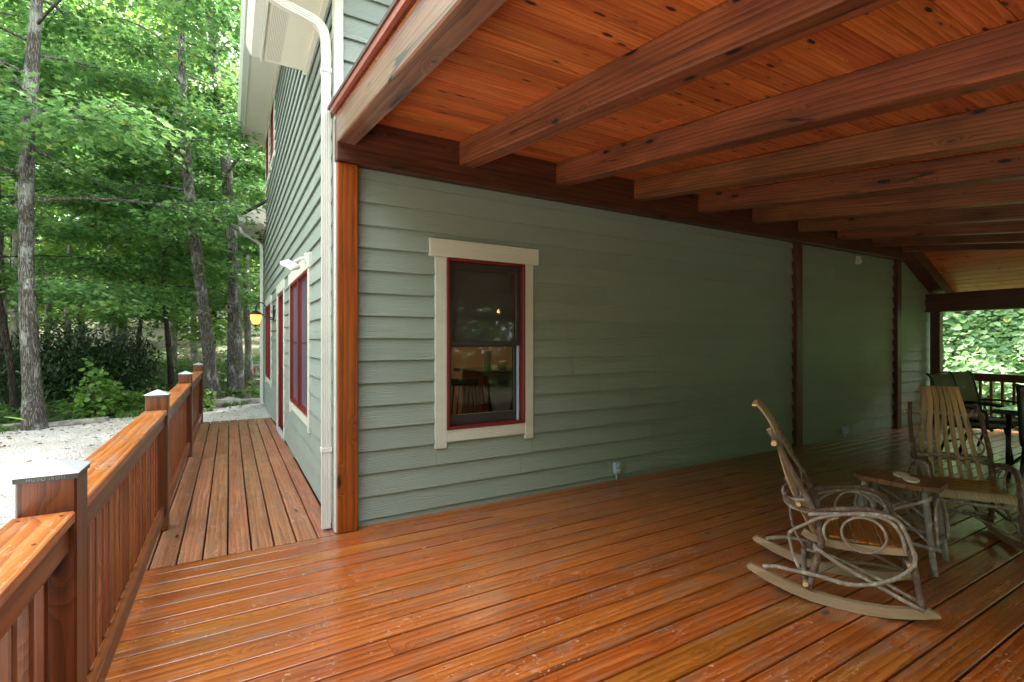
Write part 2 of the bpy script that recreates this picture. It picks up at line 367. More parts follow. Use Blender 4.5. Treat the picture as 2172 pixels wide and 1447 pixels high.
M_barkdark = bark('dark_bark', lin(40, 34, 30), lin(84, 76, 68), lin(128, 130, 118), 8, .25)
M_barkpale = bark('pale_bark', lin(104, 98, 90), lin(158, 154, 146), lin(190, 190, 182), 6, .6)
M_twig = bark('twig_bark', lin(112, 98, 90), lin(178, 162, 150), lin(212, 204, 196), 30, .55, 6.0, .4)
M_twigdark = bark('dark_twig_bark', lin(82, 62, 54), lin(146, 120, 106), lin(186, 172, 162), 30, .4, 6.0, .6)
M_twiggrey = bark('grey_twig_bark', lin(104, 100, 98), lin(160, 156, 152), lin(190, 186, 182), 30, .5, 6.0, .4)

def leafmat(name, els, trans=.45, rough=.45, tr_boost=1.35):
    m = new_mat(name); t = NT(m)
    a = t.node('ShaderNodeAttribute', attribute_name='tone').outputs['Fac']
    col = t.ramp(a, els)
    tcol = t.node('ShaderNodeHueSaturation', {'Color': col, 'Hue': .495, 'Saturation': 1.0, 'Value': tr_boost}).outputs[0]
    bs = t.node('ShaderNodeBsdfPrincipled', {'Base Color': col, 'Roughness': rough, 'Specular IOR Level': .35})
    tl = t.node('ShaderNodeBsdfTranslucent', {'Color': tcol})
    x = t.node('ShaderNodeMixShader', {0: trans, 1: bs.outputs[0], 2: tl.outputs[0]}); t.out(x.outputs[0]); return m
M_maple = leafmat('maple_leaf', [(0, (.05, .13, .042)), (.5, (.125, .265, .075)), (.85, (.205, .36, .105)), (1, (.32, .37, .08))])
M_mapleb = leafmat('bright_leaf', [(0, (.08, .18, .035)), (.5, (.17, .32, .055)), (1, (.29, .43, .09))])
M_rhodo = leafmat('rhododendron_leaf', [(0, (.018, .046, .016)), (.6, (.036, .082, .028)), (1, (.08, .14, .05))], .12, .32, 1.2)
M_hazel = leafmat('hazel_leaf', [(0, (.07, .17, .06)), (.5, (.16, .31, .11)), (.9, (.26, .42, .16)), (1, (.38, .44, .14))], .4, .6, 1.3)
M_fern = leafmat('fern_leaf', [(0, (.04, .095, .02)), (.5, (.075, .17, .035)), (1, (.15, .26, .05))], .35)

def ground_mats():
    m = new_mat('white_gravel'); t = NT(m); v = t.node('ShaderNodeTexCoord').outputs['Object']
    vo = t.node('ShaderNodeTexVoronoi', {'Vector': v, 'Scale': 58}); d = vo.outputs['Distance']
    cc = t.node('ShaderNodeSeparateColor', {0: vo.outputs['Color']}).outputs[0]
    col = t.ramp(cc, [(0, lin(150, 146, 140)), (.35, lin(218, 215, 210)), (.8, lin(238, 236, 233)), (1, lin(190, 176, 160))])
    n = t.step(t.noise(v, .9, 5, .6), .45, .72)
    col = t.mix(t.math('MULTIPLY', n, .6), col, lin(160, 146, 128))
    t.bsdf(**{'Base Color': col, 'Roughness': .85, 'Normal': t.bump(t.math('SUBTRACT', 1, d), 1, .03)})
    f = new_mat('forest_floor'); t = NT(f); v = t.node('ShaderNodeTexCoord').outputs['Object']
    n = t.noise(v, 2.2, 8, .68); n2 = t.noise(v, 22, 5, .7)
    col = t.ramp(n2, [(.3, (.03, .022, .014)), (.5, (.085, .06, .038)), (.7, (.15, .115, .075))])
    col = t.mix(t.step(n, .46, .60), col, (.05, .10, .03, 1))
    t.bsdf(**{'Base Color': col, 'Roughness': .95, 'Normal': t.bump(n2, 1, .05)})
    s = new_mat('lichen_stone'); t = NT(s); v, oi = t.objvec(9)
    n = t.noise(v, 6, 8, .66); col = t.ramp(n, [(.3, lin(88, 84, 78)), (.55, lin(150, 146, 136)), (.75, lin(182, 180, 170))])
    t.bsdf(**{'Base Color': col, 'Roughness': .9, 'Normal': t.bump(n, .8, .03)})
    return m, f, s
M_gravel, M_forest, M_stone = ground_mats()
M_pebble = plain('gravel_stone_chip', lin(212, 208, 202), .85, 0, .2)

# ------------------------------------------------------------------ ground
def sstep(a, b, x):
    t = np.clip((x-a)/(b-a), 0, 1); return t*t*(3-2*t)
def gz(x, y):
    x = np.asarray(x, float); y = np.asarray(y, float)
    z = -.36+.29*sstep(4, 10.2, y)+.022*np.clip(y-15, 0, 16)+.14*np.clip(y-31, 0, 60)
    fo = sstep(.4, 2.5, y-(13.0+.5*x))*sstep(1, 3, -x+6)
    z = z+fo*(.06*np.sin(1.3*x+.7*y)+.05*np.sin(.6*x-1.1*y+2))
    bank = np.clip(x-12.3, 0, 9)*1.0
    return z+bank*sstep(-30, -8, y)
def terrain():
    xs = np.concatenate([np.linspace(-90, -14, 20), np.linspace(-13, 14, 82), np.linspace(15, 24, 16), np.linspace(26, 110, 18)])
    ys = np.concatenate([np.linspace(-60, -6, 16), np.linspace(-5, 24, 88), np.linspace(25, 60, 36), np.linspace(64, 140, 14)])
    X, Y = np.meshgrid(xs, ys); Z = gz(X, Y)-.02
    V = np.stack([X, Y, Z], -1).reshape(-1, 3); nx = len(xs); F = []
    for j in range(len(ys)-1):
        for i in range(nx-1): F.append((j*nx+i, j*nx+i+1, (j+1)*nx+i+1, (j+1)*nx+i))
    me = bpy.data.meshes.new('ground'); me.from_pydata(V.tolist(), [], F); me.polygons.foreach_set('use_smooth', [True]*len(F))
    tag(link('ground', me, M_forest), kind='structure')
terrain()

def sheet(name, fn_edges, u0, u1, nu, nv, lift, mat):
    V = []; F = []
    for i in range(nu+1):
        u = u0+(u1-u0)*i/nu; a, b = fn_edges(u)
        for j in range(nv+1):
            y = a+(b-a)*j/nv; V.append((u, y, float(gz(u, y))+lift))
    for i in range(nu):
        for j in range(nv): k = i*(nv+1)+j; F.append((k, k+nv+1, k+nv+2, k+1))
    me = bpy.data.meshes.new(name); me.from_pydata(V, [], F); me.polygons.foreach_set('use_smooth', [True]*len(F))
    return tag(link(name, me, mat), kind='structure')
def edge_y(x): return 13.15+.52*x+.12*math.sin(2.3*x)+.07*math.sin(5.1*x+1)
sheet('gravel_drive', lambda x: (-9 if x < -.9 else 10.2, edge_y(x) if x > -9 else edge_y(-9)+.1*(x+9)), -30, 3, 110, 80, .012, M_gravel)
sheet('gravel_path', lambda x: (19.6+.28*x+.15*math.sin(1.7*x), 20.9+.28*x+.2*math.sin(2.1*x+1)), -2.4, 9, 30, 4, .03, M_gravel)

def fast_mesh(name, V, k, nf, tone=None, smooth=False):
    """V (n,3); nf polygons of k consecutive vertex indices given by idx pattern"""
    me = bpy.data.meshes.new(name); idx = nf
    me.vertices.add(len(V)); me.vertices.foreach_set('co', V.astype(np.float32).ravel())
    n = len(idx); me.loops.add(n*k); me.loops.foreach_set('vertex_index', idx.astype(np.int32).ravel())
    me.polygons.add(n); me.polygons.foreach_set('loop_start', np.arange(0, n*k, k, dtype=np.int32))
    try: me.polygons.foreach_set('loop_total', np.full(n, k, dtype=np.int32))
    except Exception: pass
    if smooth: me.polygons.foreach_set('use_smooth', np.ones(n, dtype=bool))
    if tone is not None:
        at = me.attributes.new('tone', 'FLOAT', 'POINT'); at.data.foreach_set('value', tone.astype(np.float32))
    me.update(calc_edges=True); me.validate(); return me

rng = np.random.default_rng(11)
def norm(a): return a/np.maximum(np.linalg.norm(a, axis=-1, keepdims=True), 1e-9)
MAPLE = np.array([(0,0),(.40,.04),(.24,.30),(.52,.58),(.17,.56),(0,1),(-.17,.56),(-.52,.58),(-.24,.30),(-.40,.04)])
MAPLE_F = np.array([(0,1,2,3,4,5),(0,5,6,7,8,9)])
DIAM = np.array([(0,0),(.36,.45),(0,1),(-.36,.45)]); DIAM_F = np.array([(0,1,2,3)])
OVAL = np.array([(0,0),(.30,.22),(.36,.55),(0,1),(-.36,.55),(-.30,.22)]); OVAL_F = np.array([(0,1,2,3),(0,3,4,5)])
ROUND = np.array([(0,0),(.34,.06),(.50,.40),(.34,.76),(0,1.05),(-.34,.76),(-.50,.40),(-.34,.06)]); ROUND_F = np.array([(0,1,2,3,4),(0,4,5,6,7)])
LANCE = np.array([(0,0),(.15,.35),(.12,.75),(0,1),(-.12,.75),(-.15,.35)]); LANCE_F = OVAL_F
def leaves(P, axis, nrm, size, shape, tone, fold=.18):
    T, F = shape
    axis = norm(axis); side = norm(np.cross(axis, nrm)); n = np.cross(side, axis)
    k = len(T); s = size[:, None, None]
    V = P[:, None, :]+s*(T[None, :, 0:1]*side[:, None, :]+T[None, :, 1:2]*axis[:, None, :]+(fold*np.abs(T[None, :, 0:1])-.12*T[None, :, 1:2]**2)*n[:, None, :])
    idx = (np.arange(len(P))[:, None, None]*k+F[None]).reshape(-1, F.shape[1])
    return V.reshape(-1, 3), idx, np.repeat(tone, k)

def grow_tree(seed, H, r0, lean, z0, z1, nl, Lmax, nleaf, lsize, shape, spray=.5, up=.25, hang=.25, vspread=.07, radial=True):
    """-> trunk MB (trunk + limbs), leaf mesh. base at origin"""
    R = np.random.default_rng(seed); mb = MB()
    hs = np.linspace(0, H, 14)
    def axis_at(z):
        u = z/H; return np.array([lean[0]*u+.10*math.sin(2.2*u*PI+seed), lean[1]*u+.10*math.sin(1.7*u*PI+seed*2), z])
    rad = lambda z: r0*(1-.80*(z/H)**.9)+r0*.55*math.exp(-z/.28)
    zz = np.concatenate([[0, .12, .3, .6], np.linspace(1, H, 15)])
    mb.tube([Vector(axis_at(z))+(Vector((0, 0, -.15)) if z == 0 else Vector()) for z in zz], [rad(z)*(1+.05*R.standard_normal()) for z in zz], 12)
    tw = []; tdir = []
    for i in range(nl):
        u = (i+R.random()*.8)/nl; z = z0+(z1-z0)*u; az = i*2.39996+R.normal(0, .35)
        L = Lmax*(1.05-.72*u)*R.uniform(.65, 1.1); d = np.array([math.cos(az), math.sin(az), 0])
        st = axis_at(z); rise = up*R.uniform(.6, 1.6)+.5*u
        pts = []; wob = np.array([-d[1], d[0], 0])*R.normal(0, .18)
        for k in range(7):
            q = k/6; pts.append(st+d*L*q+wob*L*math.sin(q*PI)+np.array([0, 0, L*(rise*q-hang*q*q)]))
        r = max(.012, rad(z)*.34); mb.tube([Vector(p) for p in smooth_path(pts, 2)], [r*(1-.85*k/12) for k in range(13)], 5)
        nb = max(3, int(L*2.4))
        for b in range(nb):
            q = R.uniform(.25, 1.0); j = min(5, int(q*6)); f = q*6-j; base = pts[j]*(1-f)+pts[j+1]*f
            sa = az+R.choice([-1, 1])*R.uniform(.4, 1.1); bd = np.array([math.cos(sa), math.sin(sa), R.normal(.05, .15)])
            bl = R.uniform(.35, 1.0)*min(1.5, L*.42)*(1.15-.5*q)
            e = base+bd*bl+np.array([0, 0, -.10*bl])
            mb.tube([Vector(base), Vector((base+e)/2+R.normal(0, .04, 3)), Vector(e)], [r*.3+.004, r*.2+.003, .003], 4, caps=False)
            for k in range(3): w = R.uniform(.25, 1.1); tw.append(base*(1-w)+e*w); tdir.append(bd)
        tw.append(pts[-1]); tdir.append(d)
    tw = np.array(tw); tdir = np.array(tdir); n = nleaf; ii = R.integers(0, len(tw), n)
    P = tw[ii]+R.normal(0, 1, (n, 3))*np.array([spray*.5, spray*.5, spray*vspread*2])
    # outer leaves of a spray hang a little lower
    off = np.linalg.norm((P-tw[ii])[:, :2], axis=1); P[:, 2] -= off*.18
    ax = norm(tdir[ii]*.6+norm((P-tw[ii])*np.array([1, 1, 0]))*.8+R.normal(0, .35, (n, 3))); ax[:, 2] = ax[:, 2]*.5-.25
    nr = norm(np.array([0, 0, 1.])+R.normal(0, .38, (n, 3)))
    tone = np.clip(R.normal(.42, .2, n)+R.normal(0, .14, len(tw))[ii], 0, 1)
    V, idx, tn = leaves(P, ax, nr, lsize*R.uniform(.6, 1.25, n), shape, tone)
    return mb, fast_mesh('crown', V, idx.shape[1], idx, tn)
MS, DS = (MAPLE, MAPLE_F), (DIAM, DIAM_F)

def tree_thing(name, kind, loc, rz, sc, label, group=None):
    r = link(name, None, None, None, Matrix.Translation(loc) @ Matrix.Rotation(rz, 4, 'Z') @ Matrix.Diagonal((sc, sc, sc, 1)))
    tm, cm, mt, ml = kind
    for nm, me, mt_ in (('trunk', tm, mt), ('crown', cm, ml)):
        o = bpy.data.objects.new(nm, me); COL.objects.link(o); o.parent = r
        if len(me.materials) == 0: me.materials.append(mt_)
    return tag(r, label, 'tree', group)
def proto(seed, mt, ml, **k):
    mb, cm = grow_tree(seed, **k); return (mb.mesh('trunk'), cm, mt, ml)

# ------------------------------------------------------------------ deck
deck = tag(empty('deck', (2, 1, 0)), 'orange stained plank deck wrapping round the green house', 'deck')
GAP = .011; y_hi = 3.84; pitch = .151
cuts = [3.84, 3.737]; 
while cuts[-1] > -2.4: cuts.append(cuts[-1]-pitch)
R = random.Random(5)
fixed = {10: [.66], 11: [1.5], 8: [2.33]}
for i in range(len(cuts)-1):
    y1, y0 = cuts[i], cuts[i+1]; yc = (y0+y1)/2; w = y1-y0-GAP
    x = -.575; js = []
    if i in fixed: js = fixed[i][:]
    p = (js[-1] if js else x)+R.uniform(2.4, 4.4)
    if i == 0: js = []; p = 4.3
    while p < 10.4: js.append(p); p += R.uniform(3.0, 4.6)
    ends = [x]+js+[11.02]
    for a, b in zip(ends[:-1], ends[1:]):
        dz = R.uniform(-.0012, .0012)
        board('deck_board', (a+.001, yc, -.019+dz), (b-.001, yc, -.019+dz), (0, 1, 0), w, .038, M_deck, deck, .003)
board('deck_board', (.70, 3.888, -.019), (11.02, 3.888, -.019), (0, 1, 0), .089, .038, M_deck, deck, .003)
wx = [.698, .567, .4215, .277, .133, -.012, -.157, -.302, -.447, -.592]
for i in range(len(wx)-1):
    xa, xb = wx[i+1]+GAP/2, wx[i]-GAP/2; xc = (xa+xb)/2
    js = {2: [8.3, 6.6], 3: [9.2], 6: [7.2]}.get(i, [R.uniform(6.5, 9)] if i % 2 else [])
    ends = [3.843]+sorted(js)+[10.40]
    for a, b in zip(ends[:-1], ends[1:]):
        board('deck_board', (xc, a+.002, -.019), (xc, b-.002, -.019), (1, 0, 0), xb-xa, .038, M_walk, deck, .0045)
sv_ = []; sf_ = []
for i in range(1, len(cuts)-1):
    for xj in np.arange(-.4, 10.9, .406):
        for dy in (.03, -.03):
            cxs, cys = xj+R.uniform(-.012, .012), (cuts[i]+cuts[i+1])/2+dy*1.2+R.uniform(-.006, .006); k0 = len(sv_)
            for q in range(6): sv_.append((cxs+.0042*math.cos(q*PI/3), cys+.0042*math.sin(q*PI/3), .0016))
            sf_.append(tuple(range(k0, k0+6)))
for xc in [(a+b)/2 for a, b in zip(wx[:-1], wx[1:])]:
    for yj in np.arange(4.0, 10.35, .406):
        for dx in (-.036, .036):
            k0 = len(sv_)
            for q in range(6): sv_.append((xc+dx+.0042*math.cos(q*PI/3), yj+.0042*math.sin(q*PI/3), .0016))
            sf_.append(tuple(range(k0, k0+6)))
sm_ = bpy.data.meshes.new('screw_heads'); sm_.from_pydata(sv_, [], sf_); tag(link('screw_heads', sm_, M_nail, deck), kind='stuff')
board('rim_joist', (-.60, -2.5, -.15), (-.60, 10.40, -.15), (0, 0, 1), .24, .04, M_rail, deck)
board('rim_joist', (-.58, 10.425, -.15), (.70, 10.425, -.15), (0, 0, 1), .22, .04, M_rail, deck)
for yj in (-2.0, -1.2, -.4, .4, 1.2, 2.0, 2.8, 3.6):
    board('floor_joist', (-.57, yj, -.15), (11.0, yj, -.15), (0, 0, 1), .22, .04, M_dark, deck)
for xj in (-.3, .2, .6): board('floor_joist', (xj, 3.9, -.15), (xj, 10.39, -.15), (0, 0, 1), .22, .04, M_dark, deck)

# ------------------------------------------------------------------ house
house = tag(empty('house', (2.0, 6.0, -.05)), 'sage green lap-sided house with cream trim and dark red window frames', 'house')
LAP, Z0 = .178, .05
def wall_pieces(L0, L1, ztop, holes, th=.10):
    """backing wall slab in wall frame (x=u, y=inward, z), with rectangular holes"""
    mb = MB(); us = sorted({L0, L1, *[h[0] for h in holes], *[h[1] for h in holes]})
    for a, b in zip(us[:-1], us[1:]):
        cut = sorted([(h[2], h[3]) for h in holes if h[0] <= a+1e-6 and h[1] >= b-1e-6]); z = -.02
        for c0, c1 in cut+[(ztop, None)]:
            if c0 > z: mb.box(a, b, 0, th, z, c0)
            if c1: z = c1
    return mb
def out_at(z, z0): return .034-.0265*((z-z0)/(LAP+.02))
def siding(parent, L0, L1, zb, ztop, holes, seed, maxlen=3.66, joints_extra={}):
    R = random.Random(seed); k0 = math.floor((zb-Z0)/LAP)
    k = k0
    while Z0+k*LAP < ztop:
        za = Z0+k*LAP; zA = max(za, zb); zB = min(za+LAP+.018, ztop+.0)
        js = []; p = L0+R.uniform(.8, maxlen)
        while p < L1-.5: js.append(p); p += maxlen*R.uniform(.75, 1)
        segs = []
        us = sorted({L0, L1, *js, *[h[0] for h in holes if h[2] < zB and h[3] > zA], *[h[1] for h in holes if h[2] < zB and h[3] > zA]})
        us = [u for u in us if L0-1e-6 <= u <= L1+1e-6]
        for a, b in zip(us[:-1], us[1:]):
            if b-a < .004: continue
            rz = [(zA, zB)]
            for h in holes:
                if h[0] <= a+1e-6 and h[1] >= b-1e-6:
                    n = []
                    for c, d in rz:
                        if h[2] > c: n.append((c, min(d, h[2])))
                        if h[3] < d: n.append((max(c, h[3]), d))
                    rz = [(c, d) for c, d in n if d-c > .004]
            for c, d in rz:
                o0, o1 = out_at(c, za), out_at(d, za); t = .013
                mb = MB().prism([(-o0, c), (-o1, d), (-o1+t, d), (-o0+t, c)], 0, a+.0014, b-.0014)
                mb.build('siding_plank', M_siding, parent, WM[parent.name])
        k += 1
# wall frames:  front: u = X, inward = +Y ;  side: u = -Y, inward = +X
F_FRONT = Matrix.Translation((0, 3.938, 0))
F_SIDE = Matrix.Translation((.722, 0, 0)) @ Matrix.Rotation(-PI/2, 4, 'Z')
W_MAIN = (1.604, 2.386, .690, 2.164)
front = wall_pieces(.722, 11.2, 4.6, [(W_MAIN[0], W_MAIN[1], W_MAIN[2], W_MAIN[3])]).build('front_wall', M_siding, house, F_FRONT)
tr_in = .05
siding(front, .80, 11.0, .0, 2.80, [(W_MAIN[0]-.09, W_MAIN[1]+.075, W_MAIN[2]-.09, W_MAIN[3]+.13)], 3)
siding(front, .752, 4.0, 3.2, 4.6, [], 4)
# side wall
WA = (5.35, 6.99, .678, 2.184); WB = (10.55, 12.0, .70, 2.19); DO = (7.98, 9.06, .03, 2.22)
WC = (9.75, 10.45, 4.9, 5.78); WD = (11.1, 11.8, 4.9, 5.78)
uh = lambda w, m=0: (-w[1]-m, -w[0]+m, w[2]-m, w[3]+m)
side = wall_pieces(-13.3, -3.96, 4.25, [uh(DO)]).build('side_wall', M_siding, house, F_SIDE)
MB().box(-12.3, -5.0, 0, .1, 4.25, 6.0).build('upper_side_wall', M_siding, house, F_SIDE)
siding(side, -13.2, -3.99, .0, 4.24, [uh(WA, .09), uh(WB, .09), uh(DO, .08)], 9)
siding(side, -12.3, -4.0, 4.24, 5.92, [uh(WC, .07), uh(WD, .07)], 10)

def window(W, frame, parent=house, double=False, main=False, mullion=False):
    """all in wall frame: x=u, y inward, z. Outer red frame is the part, the rest are sub-parts"""
    u0, u1, z0, z1 = W; fw = .026; mb = MB(); o = -.044
    for a in ((u0, u1, z0, z0+fw), (u0, u1, z1-fw, z1), (u0, u0+fw, z0+fw, z1-fw), (u1-fw, u1, z0+fw, z1-fw)):
        mb.cbox(a[0], a[1], o, .05, a[2], a[3], .003)
    if mullion: mb.cbox((u0+u1)/2-.035, (u0+u1)/2+.035, o+.002, .05, z0+fw, z1-fw, .003)
    win = mb.build('window', M_red, parent, frame)
    t = .088; oo = -.040
    L = lambda *a: MB().cbox(*a, .003).build('trim_board', M_trim, win, frame)
    L(u0-.105, u0-.001, oo, .0, z0-.15, z1)                                 # left leg
    L(u1+.001, u1+.09, oo, .0, z0-.15, z1)                                  # right leg
    L(u0, u1, oo+.003, .0, z0-.10, z0-.001)                                 # sill board
    L(u0-.155, u1+.145, oo-.008, .0, z1+.0015, z1+.152)                     # head
    bays = [(u0+fw, (u0+u1)/2-.035), ((u0+u1)/2+.035, u1-fw)] if mullion else [(u0+fw, u1-fw)]
    for a, b in bays:
        if main:
            zm = z0+(z1-z0)*.495; s = .05
            def sash(za, zb, d0, d1, bot, top):
                m = MB()
                for q in ((a, b, za, za+bot), (a, b, zb-top, zb), (a, a+s, za+bot, zb-top), (b-s, b, za+bot, zb-top)):
                    m.cbox(q[0], q[1], d0, d1, q[2], q[3], .003)
                m.build('sash', M_sash, win, frame)
                MB().box(a+s-.005, b-s+.005, (d0+d1)/2-.002, (d0+d1)/2+.002, za+bot-.005, zb-top+.005).build('pane', M_glass, win, frame)
            sash(zm-.01, z1-fw, .004, .038, .042, .065); sash(z0+fw, zm+.018, .042, .078, .085, .04)
            MB().box(b-.028, b-.012, .008, .030, z0+fw, zm-.012).build('jamb_track', M_pvc, win, frame)
        else:
            zm = (z0+z1)/2
            m = MB(); s = .03
            for q in ((a, b, z0+fw, z0+fw+s), (a, b, z1-fw-s, z1-fw), (a, a+s, z0+fw+s, z1-fw-s), (b-s, b, z0+fw+s, z1-fw-s)):
                m.cbox(q[0], q[1], -.012, .01, q[2], q[3], .002)
            m.build('sash', M_red, win, frame)
            MB().cbox(a+s, b-s, -.008, .0, zm-.012, zm+.012, .002).build('screen_bar', M_sash, win, frame)
            MB().box(a+s-.004, b-s+.004, -.0035, -.0015, z0+fw+s-.004, z1-fw-s+.004).build('pane', M_screen, win, frame)
    return win
window(W_MAIN, F_FRONT, main=True)
window(uh(WA), F_SIDE, mullion=True); window(uh(WB), F_SIDE, mullion=True)
window(uh(WC), F_SIDE); window(uh(WD), F_SIDE)
# door, recessed
u0, u1, z0, z1 = uh(DO)
mb = MB()
for q in ((u0, u0+.04, z0, z1), (u1-.04, u1, z0, z1), (u0+.04, u1-.04, z1-.04, z1)): mb.cbox(q[0], q[1], -.018, .10, q[2], q[3], .003)
door = mb.build('door', M_red, house, F_SIDE)
mb = MB().cbox(u0+.04, u1-.04, .06, .10, z0+.02, z1-.04, .003)
for q in ((.13, .46, .25, .95), (.56, .88, .25, .95), (.13, .46, 1.1, 1.95), (.56, .88, 1.1, 1.95)):
    mb.cbox(u0+q[0], u0+q[1], .050, .062, z0+q[2], z0+q[3], .006)
mb.build('door_leaf', M_red, door, F_SIDE)
MB().tube([(u0+.12, .06, 1.0), (u0+.12, -.0, 1.0)], .012).tube([(u0+.12, .0, 1.0), (u0+.23, .0, 1.0)], .010).build('handle', M_iron, door, F_SIDE)
MB().cbox(u0-.03, u1+.03, -.06, .10, -.0, z0, .004).build('threshold', M_concrete, door, F_SIDE)
for a, b, c, d in ((u0-.09, u0-.001, 0, z1), (u1+.001, u1+.09, 0, z1), (u0-.13, u1+.13, z1+.0015, z1+.15)):
    MB().cbox(a, b, -.042 if c else -.038, 0, c, d, .003).build('trim_board', M_trim, door, F_SIDE)
# corner boards
MB().cbox(.690, .720, 3.905, 4.01, 0, 4.24, .003).build('corner_board', M_white, house)
MB().cbox(.690, .752, 3.882, 3.9045, 0, 4.6, .003).build('corner_board', M_trim, house)
MB().cbox(.690, .720, 13.2, 13.3, 0, 4.2, .003).build('corner_board', M_white, house)
MB().cbox(.692, .721, 12.2, 12.3, 4.26, 5.9, .003).build('corner_board', M_white, house)
# eaves
def eave(y0, y1, zs, slope, top, parent=house, near=False):
    xo, xi = .28, .705
    sof = MB().cbox(xo, xi, y0, y1, zs, zs+.02, .003).build('soffit', M_soffit, parent)
    mb = MB()
    if near: mb.box(xo+.03, xo+.16, y0+.25, y1-.03, zs-.0025, zs-.0005); mb.build('soffit_vent', M_perf, sof)
    MB().cbox(xi-.05, xi, y0, y1, zs-.045, zs-.001, .004).build('frieze_moulding', M_soffit, sof)
    fa = MB().cbox(xo-.022, xo, y0-.005, y1+.005, zs-.025, zs+.17, .003).build('fascia', M_white, parent)
    prof = [(xo-.023, zs+.15), (xo-.023, zs+.02), (xo-.095, zs+.02), (xo-.115, zs+.06), (xo-.135, zs+.10), (xo-.142, zs+.15), (xo-.135, zs+.155), (xo-.128, zs+.10), (xo-.09, zs+.03), (xo-.03, zs+.03), (xo-.03, zs+.15)]
    g = MB().prism(prof, 1, y0-.01, y1+.01); g.prism(prof[:6], 1, y0-.014, y0-.0105); g.prism(prof[:6], 1, y1+.0105, y1+.014)
    g.build('gutter', M_white, parent)
    mb = MB().prism([(xo-.06, zs+.165), (xo+2.6, zs+.165+2.66*slope), (xo+2.6, zs+.24+2.66*slope), (xo-.06, zs+.205)], 1, y0-.02, y1+.02)
    mb.build('roof', M_shingle, parent)
    # closing end boards under the roof slope
    for yy in (y0, y1):
        MB().prism([(xo, zs+.001), (xi-.01, zs+.001), (xi-.01, zs+.16+(xi-xo)*slope), (xo, zs+.16)], 1, yy-.012 if yy == y0 else yy+.001, yy-.001 if yy == y0 else yy+.012).build('eave_end', M_soffit, parent)
eave(3.15, 5.47, 4.25, .55, 4.9, near=True)
eave(5.6, 12.55, 5.9, .45, 6.6)
eave(12.05, 13.75, 4.02, .72, 4.7)
MB().prism([(3.95, 4.2), (11.2, 4.2), (11.2, 4.65), (3.95, 4.65)], 0, 11.1, 11.2).build('end_wall', M_siding, house)
MB().box(11.08, 11.2, 3.95, 13.2, -.05, 4.2).build('far_end_wall', M_siding, house)
MB().box(.83, 11.08, 13.1, 13.2, -.05, 4.2).build('rear_wall', M_siding, house)
MB().prism([(2.9, 4.2+.165+1.46), (7.5, 6.6), (11.6, 4.3), (11.6, 4.38), (7.5, 6.7), (2.9, 4.44+1.46)], 1, 3.15, 13.4).build('main_roof', M_shingle, house)
# downspouts: ribbed rectangular pipe
def rib(w, d):
    p = []; n = 4; cs = [(-w/2, -d/2), (w/2, -d/2), (w/2, d/2), (-w/2, d/2)]
    for q in range(4):
        a, b = Vector(cs[q]), Vector(cs[(q+1) % 4]); e = b-a; nn = Vector((-e.y, e.x)).normalized()*.006
        for k in range(n):
            for f, o in ((.08, 0), (.42, 0), (.5, 1), (.92, 1)):
                p.append(tuple(a+e*((k+f)/n)+nn*(o if 0 < k+f < n else 0)))
    return p
def downspout(path, w=.066, d=.06, bands=()):
    ds = MB().sweep(rib(w, d), path, up=(0, -1, 0), smooth=False).build('downspout', M_white, house)
    for (x, y, z) in bands: MB().cbox(x-w/2-.005, x+w/2+.005, y-d/2-.005, y+d/2+.005, z-.018, z+.018, .003).build('band', M_white, ds)
    return ds
downspout(smooth_path([(.21, 3.95, 4.26), (.212, 3.96, 4.10), (.24, 3.968, 3.985), (.33, 3.972, 3.935), (.50, 3.972, 3.895), (.58, 3.972, 3.868), (.628, 3.972, 3.80), (.64, 3.972, 3.68)], 4)+[(.64, 3.972, 2.0), (.64, 3.972, .02)], bands=[(.64, 3.972, 3.52), (.64, 3.972, .62)])
downspout(smooth_path([(.21, 12.5, 4.03), (.215, 12.52, 3.95), (.27, 12.58, 3.88), (.48, 12.72, 3.80), (.60, 12.8, 3.72), (.645, 12.82, 3.6), (.65, 12.82, 3.4)], 4)+[(.65, 12.82, 2), (.65, 12.82, .0)], bands=[(.65, 12.82, 1.9)])

# interior behind the main window
mb = MB().box(.84, 4.6, 7.6, 7.65, 0, 2.6).box(4.6, 4.65, 4.05, 7.65, 0, 2.6).box(.84, 4.65, 4.05, 7.65, 2.6, 2.65)
mb.box(.84, .86, 4.05, 7.6, 0, 2.6).build('interior_wall', M_room, house)
MB().box(.84, 4.65, 4.045, 7.65, -.03, .0).build('interior_floor', M_roomfloor, house)
c = tag(empty('kitchen_counter', (3.1, 5.5, 0)), 'dark topped kitchen counter with orange wood side, seen through the window', 'counter')
MB().cbox(2.62, 4.4, 5.25, 5.85, .0, 1.06, .004).build('cabinet', M_cabinet, c)
MB().cbox(2.70, 4.3, 5.235, 5.249, .12, .98, .006).build('front_panel', M_counter, c)
MB().cbox(2.54, 4.45, 5.15, 5.95, 1.06, 1.10, .006).build('worktop', M_counter, c)
for nm, x, y, r, h, lab in (('candle', 2.72, 5.32, .045, .235, 'tall ivory pillar candle on the counter behind the window'), ('candle', 3.0, 5.45, .05, .10, 'short ivory pillar candle on the counter behind the window')):
    k = tag(empty(nm, (x, y, 1.10)), lab, 'candle')
    MB().lathe([(r, 0), (r, h-.006), (r-.006, h), (r-.015, h-.004)], (x, y, 1.1005), 20).build('wax', M_candle, k)
    MB().tube([(x, y, 1.10+h-.006), (x+.003, y, 1.10+h+.014)], .002, 5).build('wick', M_iron, k)
ch = tag(empty('dining_chair', (2.15, 5.0, 0)), 'black spindle-back dining chair inside, seen through the window', 'chair')
MB().cbox(1.93, 2.37, 4.95, 5.38, .44, .475, .008).build('seat', M_blackwood, ch)
